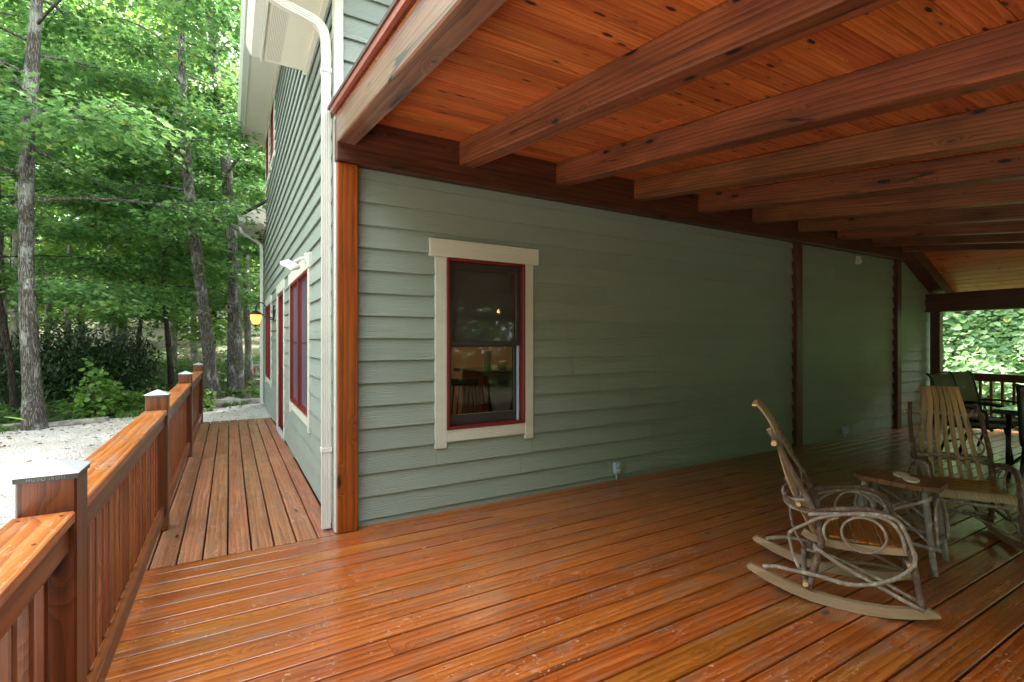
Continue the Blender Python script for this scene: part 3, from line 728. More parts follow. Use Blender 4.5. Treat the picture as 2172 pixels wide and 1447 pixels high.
MB().cbox(1.92, 2.38, 4.86, 4.89, .97, 1.05, .01).build('top_rail', M_blackwood, ch)
for k in range(7): MB().tube([(1.97+.06*k, 4.98, .475), (1.955+.065*k, 4.875, .98)], .008, 6).build('spindle', M_blackwood, ch)
for sx in (1.96, 2.34):
    for sy in (4.98, 5.35): MB().tube([(sx, sy, 0), (sx, sy, .44)], [.014, .02], 6).build('leg', M_blackwood, ch)
# hanging bulbs
for k, (x, y, z) in enumerate(((2.42, 5.9, 1.83), (2.47, 5.9, 1.86), (3.18, 5.9, 1.86), (3.46, 5.9, 1.86))):
    k_ = tag(empty('pendant_bulb', (x, y, z)), 'small glowing amber bulb hanging inside behind the upper sash', 'bulb', 'bulbs glowing behind the window')
    MB().lathe([(.004, -.03), (.016, -.018), (.018, 0), (.010, .02), (.006, .03)], (x, y, z), 10).build('glass', M_bulb, k_)
    MB().tube([(x, y, z+.03), (x, y, 2.599)], .003, 5).build('cord', M_iron, k_)
pl_d = bpy.data.lights.new('pendant_light', 'POINT'); pl_d.energy = 3; pl_d.color = (1, .72, .42); pl_d.shadow_soft_size = .35
pl = bpy.data.objects.new('pendant_light', pl_d); COL.objects.link(pl); pl.location = (2.9, 5.9, 1.98)
sh = MB(); zz = np.linspace(1.44, 2.13, 24); pts = []
prof = [(.09+.012*abs(math.sin((z-1.44)/.23*PI)), z) for z in zz]
for a, b in zip(prof[:-1], prof[1:]): sh.add([(1.65, a[0], a[1]), (2.34, a[0], a[1]), (2.34, b[0], b[1]), (1.65, b[0], b[1]), (1.65, a[0]+.004, a[1]), (2.34, a[0]+.004, a[1]), (2.34, b[0]+.004, b[1]), (1.65, b[0]+.004, b[1])], [(0, 1, 2, 3), (4, 7, 6, 5)])
tag(sh.build('window_shade', M_shade, None, F_FRONT), 'grey fabric roman shade half lowered behind the window', 'window shade')

# ------------------------------------------------------------------ porch roof, rafters, posts
porch = tag(empty('porch_roof', (1, 3.8, 2.8)), 'timber porch roof with heavy rafters over pine board ceiling', 'porch roof')
SL = .137; CY, CZ = 3.80, 3.13
ca = 1/math.sqrt(1+SL*SL); Vd = Vector((0, -ca, -SL*ca)); Nd = Vector((0, -SL*ca, ca))      # down-slope, normal (up)
rp = lambda x, s, n: Vector((x, CY, CZ))+Vd*s+Nd*n
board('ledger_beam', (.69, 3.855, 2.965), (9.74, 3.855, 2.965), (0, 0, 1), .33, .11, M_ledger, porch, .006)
for k in range(10):
    x = .686+.99*k+.07
    board('rafter', rp(x, .002, -.10), rp(x, 6.25, -.10), (1, 0, 0), .14, .198, M_rake if k == 0 else M_beam, porch, .008)
s = -.137; k = 0; bw = .137
while s < 6.2:
    y = CY-ca*(s+bw/2); xe = 9.74+.285*(3.8-y)*1.0
    js = [R.uniform(2.5, 5.5)]; js.append(js[0]+R.uniform(2.2, 3.8))
    ends = [.69]+[j for j in js if j < xe-.6]+[xe]
    for a, b in zip(ends[:-1], ends[1:]):
        board('ceiling_board', rp(a+.001, s+bw/2, .0095), rp(b-.001, s+bw/2, .0095), Vd, bw-.002, .019, M_ceil, porch, .006)
    s += bw
# roof skin
a_, b_ = rp(.60, -.08, .03), rp(.60, 6.5, .03)
def slab(x0, x1, s0, s1, n0, n1, name, mat):
    vs = [rp(x, s_, n_) for n_ in (n0, n1) for (x, s_) in ((x0, s0), (x1, s0), (x1, s1), (x0, s1))]
    return MB().add(vs, [(0, 3, 2, 1), (4, 5, 6, 7), (0, 1, 5, 4), (1, 2, 6, 5), (2, 3, 7, 6), (3, 0, 4, 7)]).build(name, mat, porch)
slab(.675, 10.0, -.2, 6.45, .021, .05, 'roof_deck', M_beam)
slab(.64, 10.0, -.125, 6.5, .052, .075, 'roof_covering', M_roofing)
slab(.650, .6735, -.06, 6.46, .012, .0515, 'drip_edge', M_drip)
# far slope
fz = lambda x: 3.11-.48*(x-9.74)
fl = math.sqrt(1+.48**2); fd = Vector((1/fl, 0, -.48/fl)); fn = Vector((.48/fl, 0, 1/fl))
board('hip_rafter', Vector((9.75, 3.80, fz(9.75)))-fn*.10, Vector((11.4, 3.80, fz(11.4)))-fn*.10, (0, 1, 0), .22, .198, M_ledger, porch, .006)
x = 9.745
while x < 11.45:
    xm = x+bw/fl/2; ylo = max(-2.3, 3.8-3.5*(xm-9.74)); 
    if 3.81-ylo > .15:
        board('ceiling_board', Vector((xm, 3.94, fz(xm)))+fn*.0095, Vector((xm, ylo, fz(xm)))+fn*.0095, fd, bw-.002, .019, M_ceil, porch, .006)
    x += bw/fl
vs = []
for n_ in (.022, .06):
    for (x_, y_) in ((9.60, 3.96), (11.5, 3.96), (11.5, -2.3), (9.60, 3.7)): vs.append(Vector((x_, y_, fz(x_)))+fn*n_)
MB().add(vs, [(0, 3, 2, 1), (4, 5, 6, 7), (0, 1, 5, 4), (1, 2, 6, 5), (2, 3, 7, 6), (3, 0, 4, 7)]).build('end_roof', M_roofing, porch)
# main-slope roofing wedge up to the hip
vs = [rp(9.74, -.2, .0215), rp(9.99, 6.45, .0215), rp(11.55, 6.45, .0215), rp(9.74, -.2, .05), rp(9.99, 6.45, .05), rp(11.55, 6.45, .05)]
MB().add(vs, [(0, 1, 2), (3, 5, 4), (0, 3, 4, 1), (1, 4, 5, 2), (2, 5, 3, 0)]).build('hip_roof', M_roofing, porch)
board('end_beam', (10.85, 3.935, 2.13), (10.85, -2.2, 2.13), (0, 0, 1), .32, .14, M_ledger, porch, .008)
board('eave_beam', (.69, -2.0, 2.02), (10.92, -2.0, 2.02), (0, 0, 1), .22, .14, M_ledger, porch, .008)
def vpost(x0, x1, y0, y1, z1, mat=M_post): return board('porch_post', ((x0+x1)/2, (y0+y1)/2, .001), ((x0+x1)/2, (y0+y1)/2, z1), (1, 0, 0), x1-x0, y1-y0, mat, porch, .006)
vpost(.700, .850, 3.835, 3.935, 2.798)
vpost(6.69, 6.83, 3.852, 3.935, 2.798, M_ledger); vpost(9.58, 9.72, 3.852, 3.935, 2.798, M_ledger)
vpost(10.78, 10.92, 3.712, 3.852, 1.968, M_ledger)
for x in (.76, 4.2, 7.6, 10.85): vpost(x-.07, x+.07, -2.07, -1.93, 1.908)
# screws in the corner post
mb = MB()
for z in (2.72, 2.0, .86, .32, 1.25):
    for x in (.735, .815): mb.lathe([(.006, -.001), (.006, .001)], (0, 0, 0), 8); 
cp = MB()
for z in (2.72, 2.02, .86, .30):
    for x in (.738, .812):
        cp.tube([(x, 3.8352, z), (x, 3.8335, z)], .0055, 8)
cp.build('screw_heads', M_nail, porch)

# ------------------------------------------------------------------ railings
rail = tag(empty('side_railing', (-.48, 4, 0)), 'stained wood deck railing with metal-capped posts beside the gravel drive', 'railing')
def cap_mesh(w=.155):
    mb = MB(); h = w/2
    mb.add([(-h, -h, 0), (h, -h, 0), (h, h, 0), (-h, h, 0), (-h, -h, .003), (h, -h, .003), (h, h, .003), (-h, h, .003), (0, 0, .038)],
           [(0, 3, 2, 1), (0, 1, 5, 4), (1, 2, 6, 5), (2, 3, 7, 6), (3, 0, 4, 7), (4, 5, 8), (5, 6, 8), (6, 7, 8), (7, 4, 8)])
    return mb.mesh('post_cap')
def skirt_mesh(w=.148, h=.016):
    a = w/2; return MB().box(-a, a, -a, a, -h, -.0005).mesh('cap_skirt')
capm, skm = cap_mesh(), skirt_mesh()
fc = bpy.data.curves.new('lettering', 'FONT'); fc.body = 'NUVO IRON'; fc.size = .0135; fc.extrude = .0007; fc.align_x = 'CENTER'; fc.align_y = 'CENTER'; fc.space_character = 1.25
fo = bpy.data.objects.new('lettering_src', fc); COL.objects.link(fo)
bpy.context.view_layer.update()
letm = bpy.data.meshes.new_from_object(fo.evaluated_get(bpy.context.evaluated_depsgraph_get())); bpy.data.objects.remove(fo)
def capped_post(x, y, parent, letter=True):
    board('post', (x, y, .001), (x, y, 1.035), (1, 0, 0), .14, .14, M_railpost, parent, .006)
    M = Matrix.Translation((x, y, 1.040)); cp = link('post_cap', capm, M_steel, parent, M)
    link('cap_skirt', skm, M_capdark, cp, M)
    if letter: link('lettering', letm, M_letter, cp, M @ Matrix.Translation((0, -.0745, -.0085)) @ Matrix.Rotation(PI/2, 4, 'X'))
PY = [-.62, 2.056, 4.63, 7.41, 10.28]
for y in PY: capped_post(-.48, y, rail)
bal = MB().cbox(-.37, .37, -.0175, .0175, -.0175, .0175, .002).mesh('baluster')
def bay(y0, y1):
    a, b = y0+.071, y1-.071
    board('cap_rail', (-.485, a, .906), (-.485, b, .906), (1, 0, 0), .145, .038, M_cap, rail, .005)
    board('top_rail', (-.446, a, .842), (-.446, b, .842), (0, 0, 1), .088, .037, M_rail, rail, .004)
    board('bottom_rail', (-.446, a, .142), (-.446, b, .142), (0, 0, 1), .088, .037, M_rail, rail, .004)
    n = int((b-a)/.118); st = (b-a)/n
    for k in range(n):
        y = a+st*(k+.5); M = Matrix.Translation((-.4825, y, .50)) @ Matrix.Rotation(-PI/2, 4, 'Y')
        link('baluster', bal, M_rail, rail, M)
for a, b in zip(PY[:-1], PY[1:]): bay(a, b)
mb = MB()
for y in (1.94, 1.70, 1.30, 2.20, 2.6, 4.5):
    for x in (-.53, -.435): mb.tube([(x, y, .9245), (x, y, .9265)], .005, 7)
mb.build('screw_heads', M_nail, rail)
er = tag(empty('end_railing', (10.85, 1, 0)), 'dark wood railing across the far open end of the porch', 'railing')
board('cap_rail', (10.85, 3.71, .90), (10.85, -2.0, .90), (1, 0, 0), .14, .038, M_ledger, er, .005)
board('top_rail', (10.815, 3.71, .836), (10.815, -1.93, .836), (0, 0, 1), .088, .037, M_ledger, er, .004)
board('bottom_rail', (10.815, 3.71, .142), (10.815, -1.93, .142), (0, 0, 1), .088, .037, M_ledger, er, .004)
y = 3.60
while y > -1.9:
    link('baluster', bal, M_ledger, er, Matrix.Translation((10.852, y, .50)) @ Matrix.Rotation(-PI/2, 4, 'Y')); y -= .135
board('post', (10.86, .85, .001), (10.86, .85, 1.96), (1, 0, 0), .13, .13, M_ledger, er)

# ------------------------------------------------------------------ wall fixtures
def outlet(x, lab):
    o = tag(empty('outlet_box', (x, 3.92, .05)), lab, 'outlet box')
    MB().cbox(x-.035, x+.035, 3.866, 3.918, .075, .185, .004).build('box', M_pvc, o)
    for z in (.105, .152):
        MB().cbox(x-.022, x+.022, 3.846, 3.8655, z-.018, z+.018, .005).build('cover', M_pvc, o)
    MB().tube([(x-.003, 3.893, .075), (x-.003, 3.893, .002)], .009, 10).build('conduit', M_pvc, o)
outlet(3.50, 'grey outdoor outlet box low on the green wall, nearer the window')
outlet(8.00, 'grey outdoor outlet box low on the green wall between two porch posts')
o = tag(empty('porch_sensor', (8.4, 3.9, 2.7)), 'small pale sensor box on the wall under the ledger beam', 'sensor')
MB().cbox(8.36, 8.44, 3.868, 3.918, 2.64, 2.76, .006).build('box', M_white, o)
MB().tube([(8.40, 3.868, 2.68), (8.40, 3.845, 2.67)], [.022, .018], 12).build('lens', M_floodlens, o)
# lantern
ln = tag(empty('wall_lantern', (.69, 9.75, 1.9)), 'lit black iron wall lantern with amber glass beside the door', 'lantern')
ly = 9.72
MB().cbox(.672, .700, ly-.06, ly+.06, 1.82, 2.10, .012).build('back_plate', M_iron, ln)
MB().tube(smooth_path([(.675, ly, 1.86), (.60, ly, 1.90), (.57, ly, 2.04), (.50, ly, 2.13), (.43, ly, 2.12), (.40, ly, 2.03), (.40, ly, 1.985)], 5), .010, 8).build('scroll_arm', M_iron, ln)
MB().tube(smooth_path([(.675, ly, 1.84), (.60, ly, 1.85), (.53, ly, 1.90), (.46, ly, 1.93)], 4), .007, 8).build('brace', M_iron, ln)
MB().lathe([(.012, .0), (.03, -.01), (.075, -.04), (.12, -.075), (.118, -.082), (.07, -.055), (.02, -.03)], (.40, ly, 2.0), 20).build('hood', M_iron, ln)
MB().lathe([(.088, -.078), (.092, -.10), (.084, -.16), (.066, -.22), (.045, -.248), (.01, -.255)], (.40, ly, 2.0), 20).build('glass_shade', M_amber, ln)
MB().lathe([(.03, -.250), (.034, -.258), (.016, -.27), (.012, -.285), (.004, -.295)], (.40, ly, 2.0), 14).build('finial', M_iron, ln)
# flood light above the side window
fl_ = tag(empty('flood_light', (.68, 5.42, 2.33)), 'white flood light mounted above the side window', 'flood light')
MB().tube([(.695, 5.40, 2.30), (.662, 5.40, 2.30)], .055, 18).build('mount', M_white, fl_)
MB().tube(smooth_path([(.665, 5.40, 2.30), (.62, 5.42, 2.29), (.58, 5.46, 2.265)], 4), .016, 10).build('arm', M_white, fl_)
Mh = Matrix.Translation((.54, 5.52, 2.235)) @ Euler((math.radians(28), math.radians(-20), math.radians(35))).to_matrix().to_4x4()
MB().cbox(-.06, .06, -.09, .09, -.022, .022, .012).build('head', M_white, fl_, Mh)
MB().cbox(-.045, .045, -.075, .075, -.026, -.0215, .003).build('lens', M_floodlens, fl_, Mh)

# ------------------------------------------------------------------ bent-twig rocking chairs
def jit(pts, a, R): return [tuple(c+R.uniform(-a, a) for c in p) for p in pts]
def make_rocker(name):
    R = random.Random(21); t = empty(name)
    def tw(nm, pts, r0, r1=None, mat=M_twig, n=8, j=.003):
        p = smooth_path(jit(pts, j, R), 4); r1 = r1 or r0; m = len(p)
        rr = [(r0+(r1-r0)*i/(m-1))*R.uniform(.90, 1.12) for i in range(m)]
        return MB().tube(p, rr, n).build(nm, mat, t)
    bot = [(-.455, .128), (-.446, .115), (-.341, .066), (-.231, .030), (-.134, .009), (-.023, 0), (.107, 0), (.223, .012), (.330, .036), (.425, .068)]
    for s in (-1, 1):
        b = .235*s
        prof = [(a, z+.001) for a, z in bot]+[(.418, .082), (.377, .098), (.30, .082), (.223, .066), (.107, .055), (-.023, .055), (-.134, .064), (-.231, .085), (-.341, .122), (-.43, .150)]
        MB().prism([(a, z) for a, z in prof], 1, b-.017, b+.017).build('runner', M_oak, t)
        rl = [(-.17, .375), (-.12, .352), (-.04, .338), (.06, .335), (.17, .343), (.295, .358)]
        mb = MB(); pts = smooth_path([(a, .205*s, z) for a, z in rl], 3)
        mb.sweep([(-.012, -.019), (.012, -.019), (.012, .019), (-.012, .019)], pts, smooth=False).build('seat_rail', M_oak, t)
        tw('leg', [(.356, b, .085), (.336, b, .19), (.318, b, .29), (.305, b*.98, .38)], .017, .015, mat=M_twigdark)
        tw('leg', [(-.142, b, .06), (-.110, b, .20), (-.088, b, .315), (-.083, b, .39), (-.098, b, .50)], .018, .015, mat=M_twigdark)
        bo = b+.018*s
        tw('stretcher', [(-.118, bo, .315), (.02, bo, .235), (.154, bo, .175), (.255, bo, .13), (.352, bo, .088)], .011, .010)
        tw('bent_loop', [(-.372, b, .138), (-.30, b, .158), (-.231, bo, .162), (-.099, bo+.01*s, .160), (.043, bo+.01*s, .152), (.154, bo+.006*s, .178), (.246, bo, .228), (.305, bo, .292), (.320, bo, .35), (.300, bo, .42), (.277, bo, .480), (.240, bo, .528), (.169, bo, .542), (.067, bo, .528), (-.074, bo+.004*s, .482), (-.16, bo+.004*s, .428), (-.226, bo, .384), (-.235, bo-.03*s, .33), (-.205, b, .22), (-.150, b, .12)], .0125, .008)
        tw('arm', [(-.262, b*.86, .556), (-.231, b*.95, .535), (-.142, b, .503), (-.007, b, .533), (.107, b, .553), (.185, b, .548), (.247, b, .520), (.284, b, .452), (.303, b, .37)], .014, .013, mat=M_twigdark)
        tw('arm', [(-.140, bo, .492), (-.02, bo, .512), (.107, bo, .532), (.180, bo, .526), (.236, bo, .498), (.268, bo, .440), (.285, bo, .36)], .010, .009)
        th = [k*2*PI/14 for k in range(15)]
        tw('arm_loop', [(.108+.097*math.cos(q), bo+.006*s, .424+.093*math.sin(q)) for q in th], .0075, .0065, n=6, j=.002)
        tw('arm_loop', [(-.06, bo, .36), (-.075, bo, .42), (-.05, bo, .47), (.0, bo, .495)], .007, n=6)
        tw('back_post', [(-.336, b*.90, .935), (-.262, b*.97, .800), (-.196, b, .668), (-.142, b, .560), (-.10, b*.98, .46), (-.065, b*.95, .37)], .015, .018, mat=M_twigdark)
        tw('back_loop', [(-.325, b*.84, .90), (-.285, b*.62, .83), (-.23, b*.70, .72), (-.185, b*.90, .64), (-.175, b*.80, .57), (-.20, b*.45, .52)], .008, .007, n=6)
        e = Vector((-.336, b*.90, .935)); d = Vector((-.074, 0, .135)).normalized()
        MB().tube([e, e+d*.006], .0150, 8).build('cut_end', M_cutend, t)
    # cross members
    for nm, a, z, r, e in (('cross_bar', -.158, .105, .014, .27), ('cross_bar', -.312, .862, .015, .25), ('cross_bar', -.19, .535, .012, .25), ('cross_bar', .30, .30, .012, .245), ('cross_bar', -.11, .30, .012, .24)):
        tw(nm, [(a, -e, z), (a, -.1, z+.004), (a, .1, z-.004), (a, e, z)], r)
        for s in (-1, 1): MB().tube([(a, s*e, z), (a, s*(e+.004), z)], r*.98, 8).build('cut_end', M_cutend, t)
    tw('back_hoop', [(-.10, -.235, .50), (-.19, -.22, .50), (-.245, -.13, .50), (-.258, 0, .505), (-.245, .13, .50), (-.19, .22, .50), (-.10, .235, .50)], .011)
    tw('back_hoop', [(-.15, -.235, .56), (-.22, -.20, .545), (-.262, -.10, .54), (-.268, 0, .545), (-.262, .10, .54), (-.22, .20, .545), (-.15, .235, .56)], .009)
    for s in (-1, 1):
        tw('brace', [(-.14, .22*s, .12), (.05, .0, .17), (.34, -.20*s, .11)], .009, .008)
    # back slats, converging towards the top
    pr = [(-.085, .335, 1.0), (-.125, .385, .97), (-.165, .455, .94), (-.210, .555, .90), (-.250, .655, .84), (-.282, .770, .77), (-.303, .870, .69), (-.330, .950, .63), (-.372, 1.020, .60), (-.414, 1.072, .60)]
    for k in range(7):
        q = (k-3)/3; pts = smooth_path([(a, q*.185*f, z) for a, z, f in pr], 3); m = len(pts)
        MB().sweep([(-.0155, -.0048), (.0155, -.0048), (.0155, .0048), (-.0155, .0048)], pts, up=(1, 0, .4), scale=[.86+.26*i/m for i in range(m)], smooth=False).build('back_slat', M_oakback, t)
    MB().sweep([(-.012, -.006), (.012, -.006), (.012, .006), (-.012, .006)], [(-.421, -.130, 1.062), (-.424, 0, 1.064), (-.421, .130, 1.062)], smooth=False).build('top_strip', M_cutend, t)
    # seat slats run from side to side
    zs = lambda a: .372-.15*(a+.02)*(.30-a)*1.6
    for k in range(7):
        a = -.105+.0595*k; z = zs(a+.027)+.004
        MB().cbox(a, a+.052, -.218, .218, z-.006, z+.006, .003).build('seat_slat', M_oakseat, t)
    mb = MB().sweep([(-.21, -.006), (.21, -.006), (.21, .006), (-.21, .006)], [(.298, 0, .384), (.316, 0, .378), (.327, 0, .362), (.331, 0, .335)], up=(1, 0, 0), smooth=False)
    mb.build('front_apron', M_oak, t)
    return t
rocker = make_rocker('rocking_chair')
rocker.matrix_basis = Matrix.Translation((3.07, 1.54, 0)) @ Matrix.Rotation(math.atan2(-.866, .5), 4, 'Z')
tag(rocker, 'bent-twig rocking chair with oak slats nearest the camera, seen from the side', 'rocking chair', 'twig rocking chairs on the deck')
r2 = copy_tree(rocker, None, Matrix.Translation((4.80, 1.54, 0)) @ Matrix.Rotation(math.radians(-145), 4, 'Z'))
tag(r2, 'bent-twig rocking chair with fanned oak back, behind the small side table', 'rocking chair', 'twig rocking chairs on the deck')

# side table
tb = tag(empty('side_table', (3.93, 1.56, 0)), 'rustic twig side table with oblong plank top between the rocking chairs', 'side table')
TM = Matrix.Translation((3.90, 1.56, 0)) @ Matrix.Rotation(math.radians(-82), 4, 'Z')
def tabletop():
    HL, HW = .235, .165
    def halfw(x):
        e = max(0, abs(x)-(HL-.10))/.10; return HW*math.sqrt(max(0, 1-e*e*.72))
    n = 6; L = 2*HL/n
    for k in range(n):
        xs = [-HL+L*k+.0015+(L-.003)*i/6 for i in range(7)]
        poly = [(x, -halfw(x)) for x in xs]+[(x, halfw(x)) for x in xs[::-1]]
        MB().prism(poly, 2, .505, .535).build('top_plank', M_tabletop, tb, TM)
tabletop()
R = random.Random(4)
def tw2(nm, pts, r, mat=M_twiggrey, n=8):
    p = smooth_path(jit(pts, .004, R), 4); MB().tube(p, [r*R.uniform(.9, 1.12) for _ in p], n).build(nm, mat, tb, TM)
for sx in (-1, 1):
    for sy in (-1, 1):
        tw2('leg', [(sx*.212, sy*.158, .003), (sx*.195, sy*.14, .2), (sx*.160, sy*.115, .504)], .020)
    tw2('cross_bar', [(sx*.212, -.19, .17), (sx*.208, 0, .172), (sx*.212, .19, .17)], .013)
    tw2('end_loop', [(sx*.225, -.13, .15), (sx*.215, -.12, .33), (sx*.205, -.06, .43), (sx*.205, .06, .43), (sx*.215, .12, .33), (sx*.225, .13, .15)], .009, M_twig)
for sy in (-1, 1):
    tw2('side_bar', [(-.25, sy*.158, .165), (0, sy*.155, .16), (.25, sy*.158, .165)], .012)
    tw2('brace', [(-.20, sy*.155, .17), (-.05, sy*.14, .31), (.19, sy*.13, .46)], .010, M_twig)
    tw2('brace', [(.20, sy*.158, .18), (.05, sy*.145, .30), (-.18, sy*.135, .44)], .009, M_twig)
for (a, b, z_, lab) in ((.00, .045, .5355, 'oval pale coaster on the side table, the one farther from the near edge'), (.075, -.045, .5355, 'oval pale coaster on the side table, the one closer to the near corner')):
    p = TM @ Vector((a, b, z_)); m = MB().lathe([(.066, 0), (.070, .004), (.070, .012), (.066, .014), (.060, .011)], (0, 0, 0), 28)
    tag(m.build('coaster', M_coaster, None, Matrix.Translation(p) @ Matrix.Rotation(.5, 4, 'Z') @ Matrix.Diagonal((1.0, .62, 1, 1))), lab, 'coaster', 'coasters on the side table')

# patio dining set
def make_sling(name):
    t = empty(name); side = [(-.36, 1.03), (-.335, 1.02), (-.30, .95), (-.255, .75), (-.215, .55), (-.185, .455), (-.12, .415), (.0, .415), (.15, .43), (.25, .43), (.285, .40)]
    for s in (-1, 1):
        y = .265*s
        MB().tube(smooth_path([(a, y, z) for a, z in side], 4), .0165, 10).build('side_frame', M_frame, t)
        MB().tube([(-.24, y, .0), (-.17, y, .22), (-.10, y, .41)], .016, 8).build('leg', M_frame, t)
        MB().tube([(.27, y, .0), (.235, y, .25), (.19, y, .42)], .016, 8).build('leg', M_frame, t)
        MB().tube(smooth_path([(-.235, y*1.03, .64), (-.05, y*1.08, .655), (.16, y*1.08, .64), (.235, y*1.06, .60), (.235, y, .42)], 4), .015, 8).build('arm', M_frame, t)
    pts = smooth_path([(a, 0, z) for a, z in side[1:-1]], 4)
    MB().sweep([(-.25, -.0025), (.25, -.0025), (.25, .0025), (-.25, .0025)], pts, up=(1, 0, .01), smooth=False).build('sling', M_sling, t)
    for a, z in ((-.345, 1.02), (.26, .425), (-.17, .20)): MB().tube([(a, -.265, z), (a, .265, z)], .013, 8).build('cross_tube', M_frame, t)
    return t
sl = make_sling('patio_chair'); g = 'sling patio chairs at the glass table'
sl.matrix_basis = Matrix.Translation((7.98, 2.42, 0)) @ Matrix.Rotation(-PI/2-.08, 4, 'Z')
tag(sl, 'black framed mesh patio chair behind the twig rocker, nearer of the pair', 'patio chair', g)
tag(copy_tree(sl, None, Matrix.Translation((8.72, 2.45, 0)) @ Matrix.Rotation(-PI/2-.05, 4, 'Z')), 'black framed mesh patio chair, farther of the pair by the far railing', 'patio chair', g)
tag(copy_tree(sl, None, Matrix.Translation((6.92, 1.42, 0)) @ Matrix.Rotation(.06, 4, 'Z')), 'black framed mesh patio chair with its back to the camera at the right edge', 'patio chair', g)
pt = tag(empty('patio_table', (8.1, 1.45, 0)), 'black framed glass-topped patio table at the far end of the deck', 'table')
mb = MB()
for q in ((7.1, 9.0, 1.98, 2.02), (7.1, 9.0, .92, .96), (7.1, 7.14, .96, 1.98), (8.96, 9.0, .96, 1.98)): mb.cbox(*q, .675, .715, .008)
mb.build('table_frame', M_frame, pt)
MB().cbox(7.13, 8.97, .95, 1.99, .7155, .7225, .002).build('glass_top', M_tglass, pt)
for x in (7.2, 8.9):
    for y in (1.05, 1.9): MB().tube([(x, y, .0), (x+(8.05-x)*.04, y, .68)], .022, 10).build('leg', M_frame, pt)
    MB().tube(smooth_path([(x, 1.05, .12), (x+.1, 1.25, .30), (x+.1, 1.7, .30), (x, 1.9, .12)], 4), .016, 8).build('brace', M_frame, pt)

# ------------------------------------------------------------------ stones, path edging
def rock(name, loc, dims, seed, lab, rz=0, group=None, flat=False):
    import bmesh
    bm = bmesh.new(); bmesh.ops.create_icosphere(bm, subdivisions=3, radius=1); R = np.random.default_rng(seed)
    ph = R.uniform(0, 6, 9)
    for v in bm.verts:
        n = v.co.normalized(); k = 1+.16*math.sin(2.3*n.x+ph[0]+1.7*n.y)+.12*math.sin(4*n.y+ph[1])+.08*math.sin(7*n.x+5*n.z+ph[2])+.05*math.sin(11*n.y-6*n.x+ph[3])
        p = n*k
        if flat: p = Vector((max(-.82, min(.82, p.x)), max(-.75, min(.75, p.y)), max(-.6, min(.6, p.z))))
        v.co = Vector((p.x*dims[0], p.y*dims[1], p.z*dims[2]))
    for f in bm.faces: f.smooth = not flat or True
    me = bpy.data.meshes.new(name); bm.to_mesh(me); bm.free()
    return tag(link(name, me, M_stone, None, Matrix.Translation(loc) @ Matrix.Rotation(rz, 4, 'Z')), lab, 'rock', group)
def at(px, d, z=None):
    """pixel column and depth -> ground point"""
    lat = (px-1086)/1040.7*d; x = .4987*d+.8668*lat; y = .8668*d-.4987*lat
    return (x, y, float(gz(x, y)) if z is None else z)
p = at(157, 8.9); rock('edging_stone', (p[0], p[1], p[2]+.03), (.62, .12, .11), 3, 'long flat edging stone on the gravel at the wood edge', .45, flat=True)
p = at(18, 8.5); rock('edging_stone', (p[0], p[1], p[2]+.02), (.42, .14, .10), 8, 'low edging stone at the foot of the big left trunk', .5, flat=True)
p = at(484, 11.6); rock('boulder', (p[0], p[1], p[2]+.06), (.34, .2, .16), 5, 'rounded grey boulder in front of the two leaning trunks', .3)
p = at(530, 12.0); rock('boulder', (p[0], p[1], p[2]+.05), (.36, .2, .12), 6, 'pale flat boulder beside the house corner at the gravel edge', .1, flat=True)
for k, (px, d, s) in enumerate(((456, 19, .22), (470, 19.5, .16), (540, 20, .3), (500, 22, .35), (430, 23, .4), (485, 26, .5), (515, 27, .45), (445, 27, .5))):
    p = at(px, d); rock('path_boulder', (p[0], p[1], p[2]+.1*s), (s, s*.7, s*.45), 20+k, 'weathered stone lining the pale path through the woods', k, 'stones along the woodland path')

# ------------------------------------------------------------------ woods
A = proto(3, M_bark, M_maple, H=15, r0=.14, lean=(.1, .2), z0=3.9, z1=14.6, nl=34, Lmax=4.2, nleaf=22000, lsize=.125, shape=MS, spray=.55, up=.34, hang=.42)
B = proto(8, M_bark, M_maple, H=14, r0=.155, lean=(-.85, -.2), z0=4.6, z1=13.6, nl=24, Lmax=3.2, nleaf=12000, lsize=.12, shape=MS, spray=.55, up=.2, hang=.25)
C = proto(12, M_bark, M_maple, H=16, r0=.185, lean=(-.95, .3), z0=4.8, z1=15.6, nl=24, Lmax=3.4, nleaf=12000, lsize=.12, shape=MS, spray=.55, up=.2, hang=.25)
D = proto(17, M_barkdark, M_maple, H=8, r0=.075, lean=(.5, .3), z0=2.5, z1=7.8, nl=24, Lmax=3.0, nleaf=15000, lsize=.115, shape=MS, spray=.6, up=.10, hang=.22)
E_ = proto(23, M_barkpale, M_mapleb, H=17.5, r0=.17, lean=(.4, .2), z0=3.5, z1=17, nl=30, Lmax=4.2, nleaf=17000, lsize=.18, shape=DS, spray=.9, up=.15, hang=.25, vspread=.12)
F_ = proto(31, M_barkdark, M_mapleb, H=12, r0=.12, lean=(.3, -.2), z0=1.5, z1=11.6, nl=28, Lmax=3.6, nleaf=15000, lsize=.17, shape=DS, spray=.8, up=.1, hang=.22, vspread=.12)
def gp(x, y): return (x, y, float(gz(x, y))-.02)
tree_thing('maple_tree', A, gp(-2.93, 11.45), .4, 1, 'big maple with thick lichen-spotted trunk at the left edge of the gravel')
tree_thing('maple_tree', B, gp(-.42, 13.75), 0, 1, 'slim leaning tree with grey trunk just past the last railing post')
tree_thing('oak_tree', C, gp(.20, 14.55), 0, 1, 'stout leaning oak with furrowed bark holding a birdhouse')
tree_thing('maple_sapling', D, gp(-2.5, 19.3), 1.2, 1, 'small dark forked maple rising behind the rhododendron')
D2 = tree_thing('maple_sapling', D, gp(-3.9, 13.9), 3.0, .95, 'low branching maple right behind the big left trunk')
tree_thing('maple_sapling', D, gp(-1.45, 16.2), 4.4, 1.05, 'young maple with layered leaves between the left and leaning trunks')
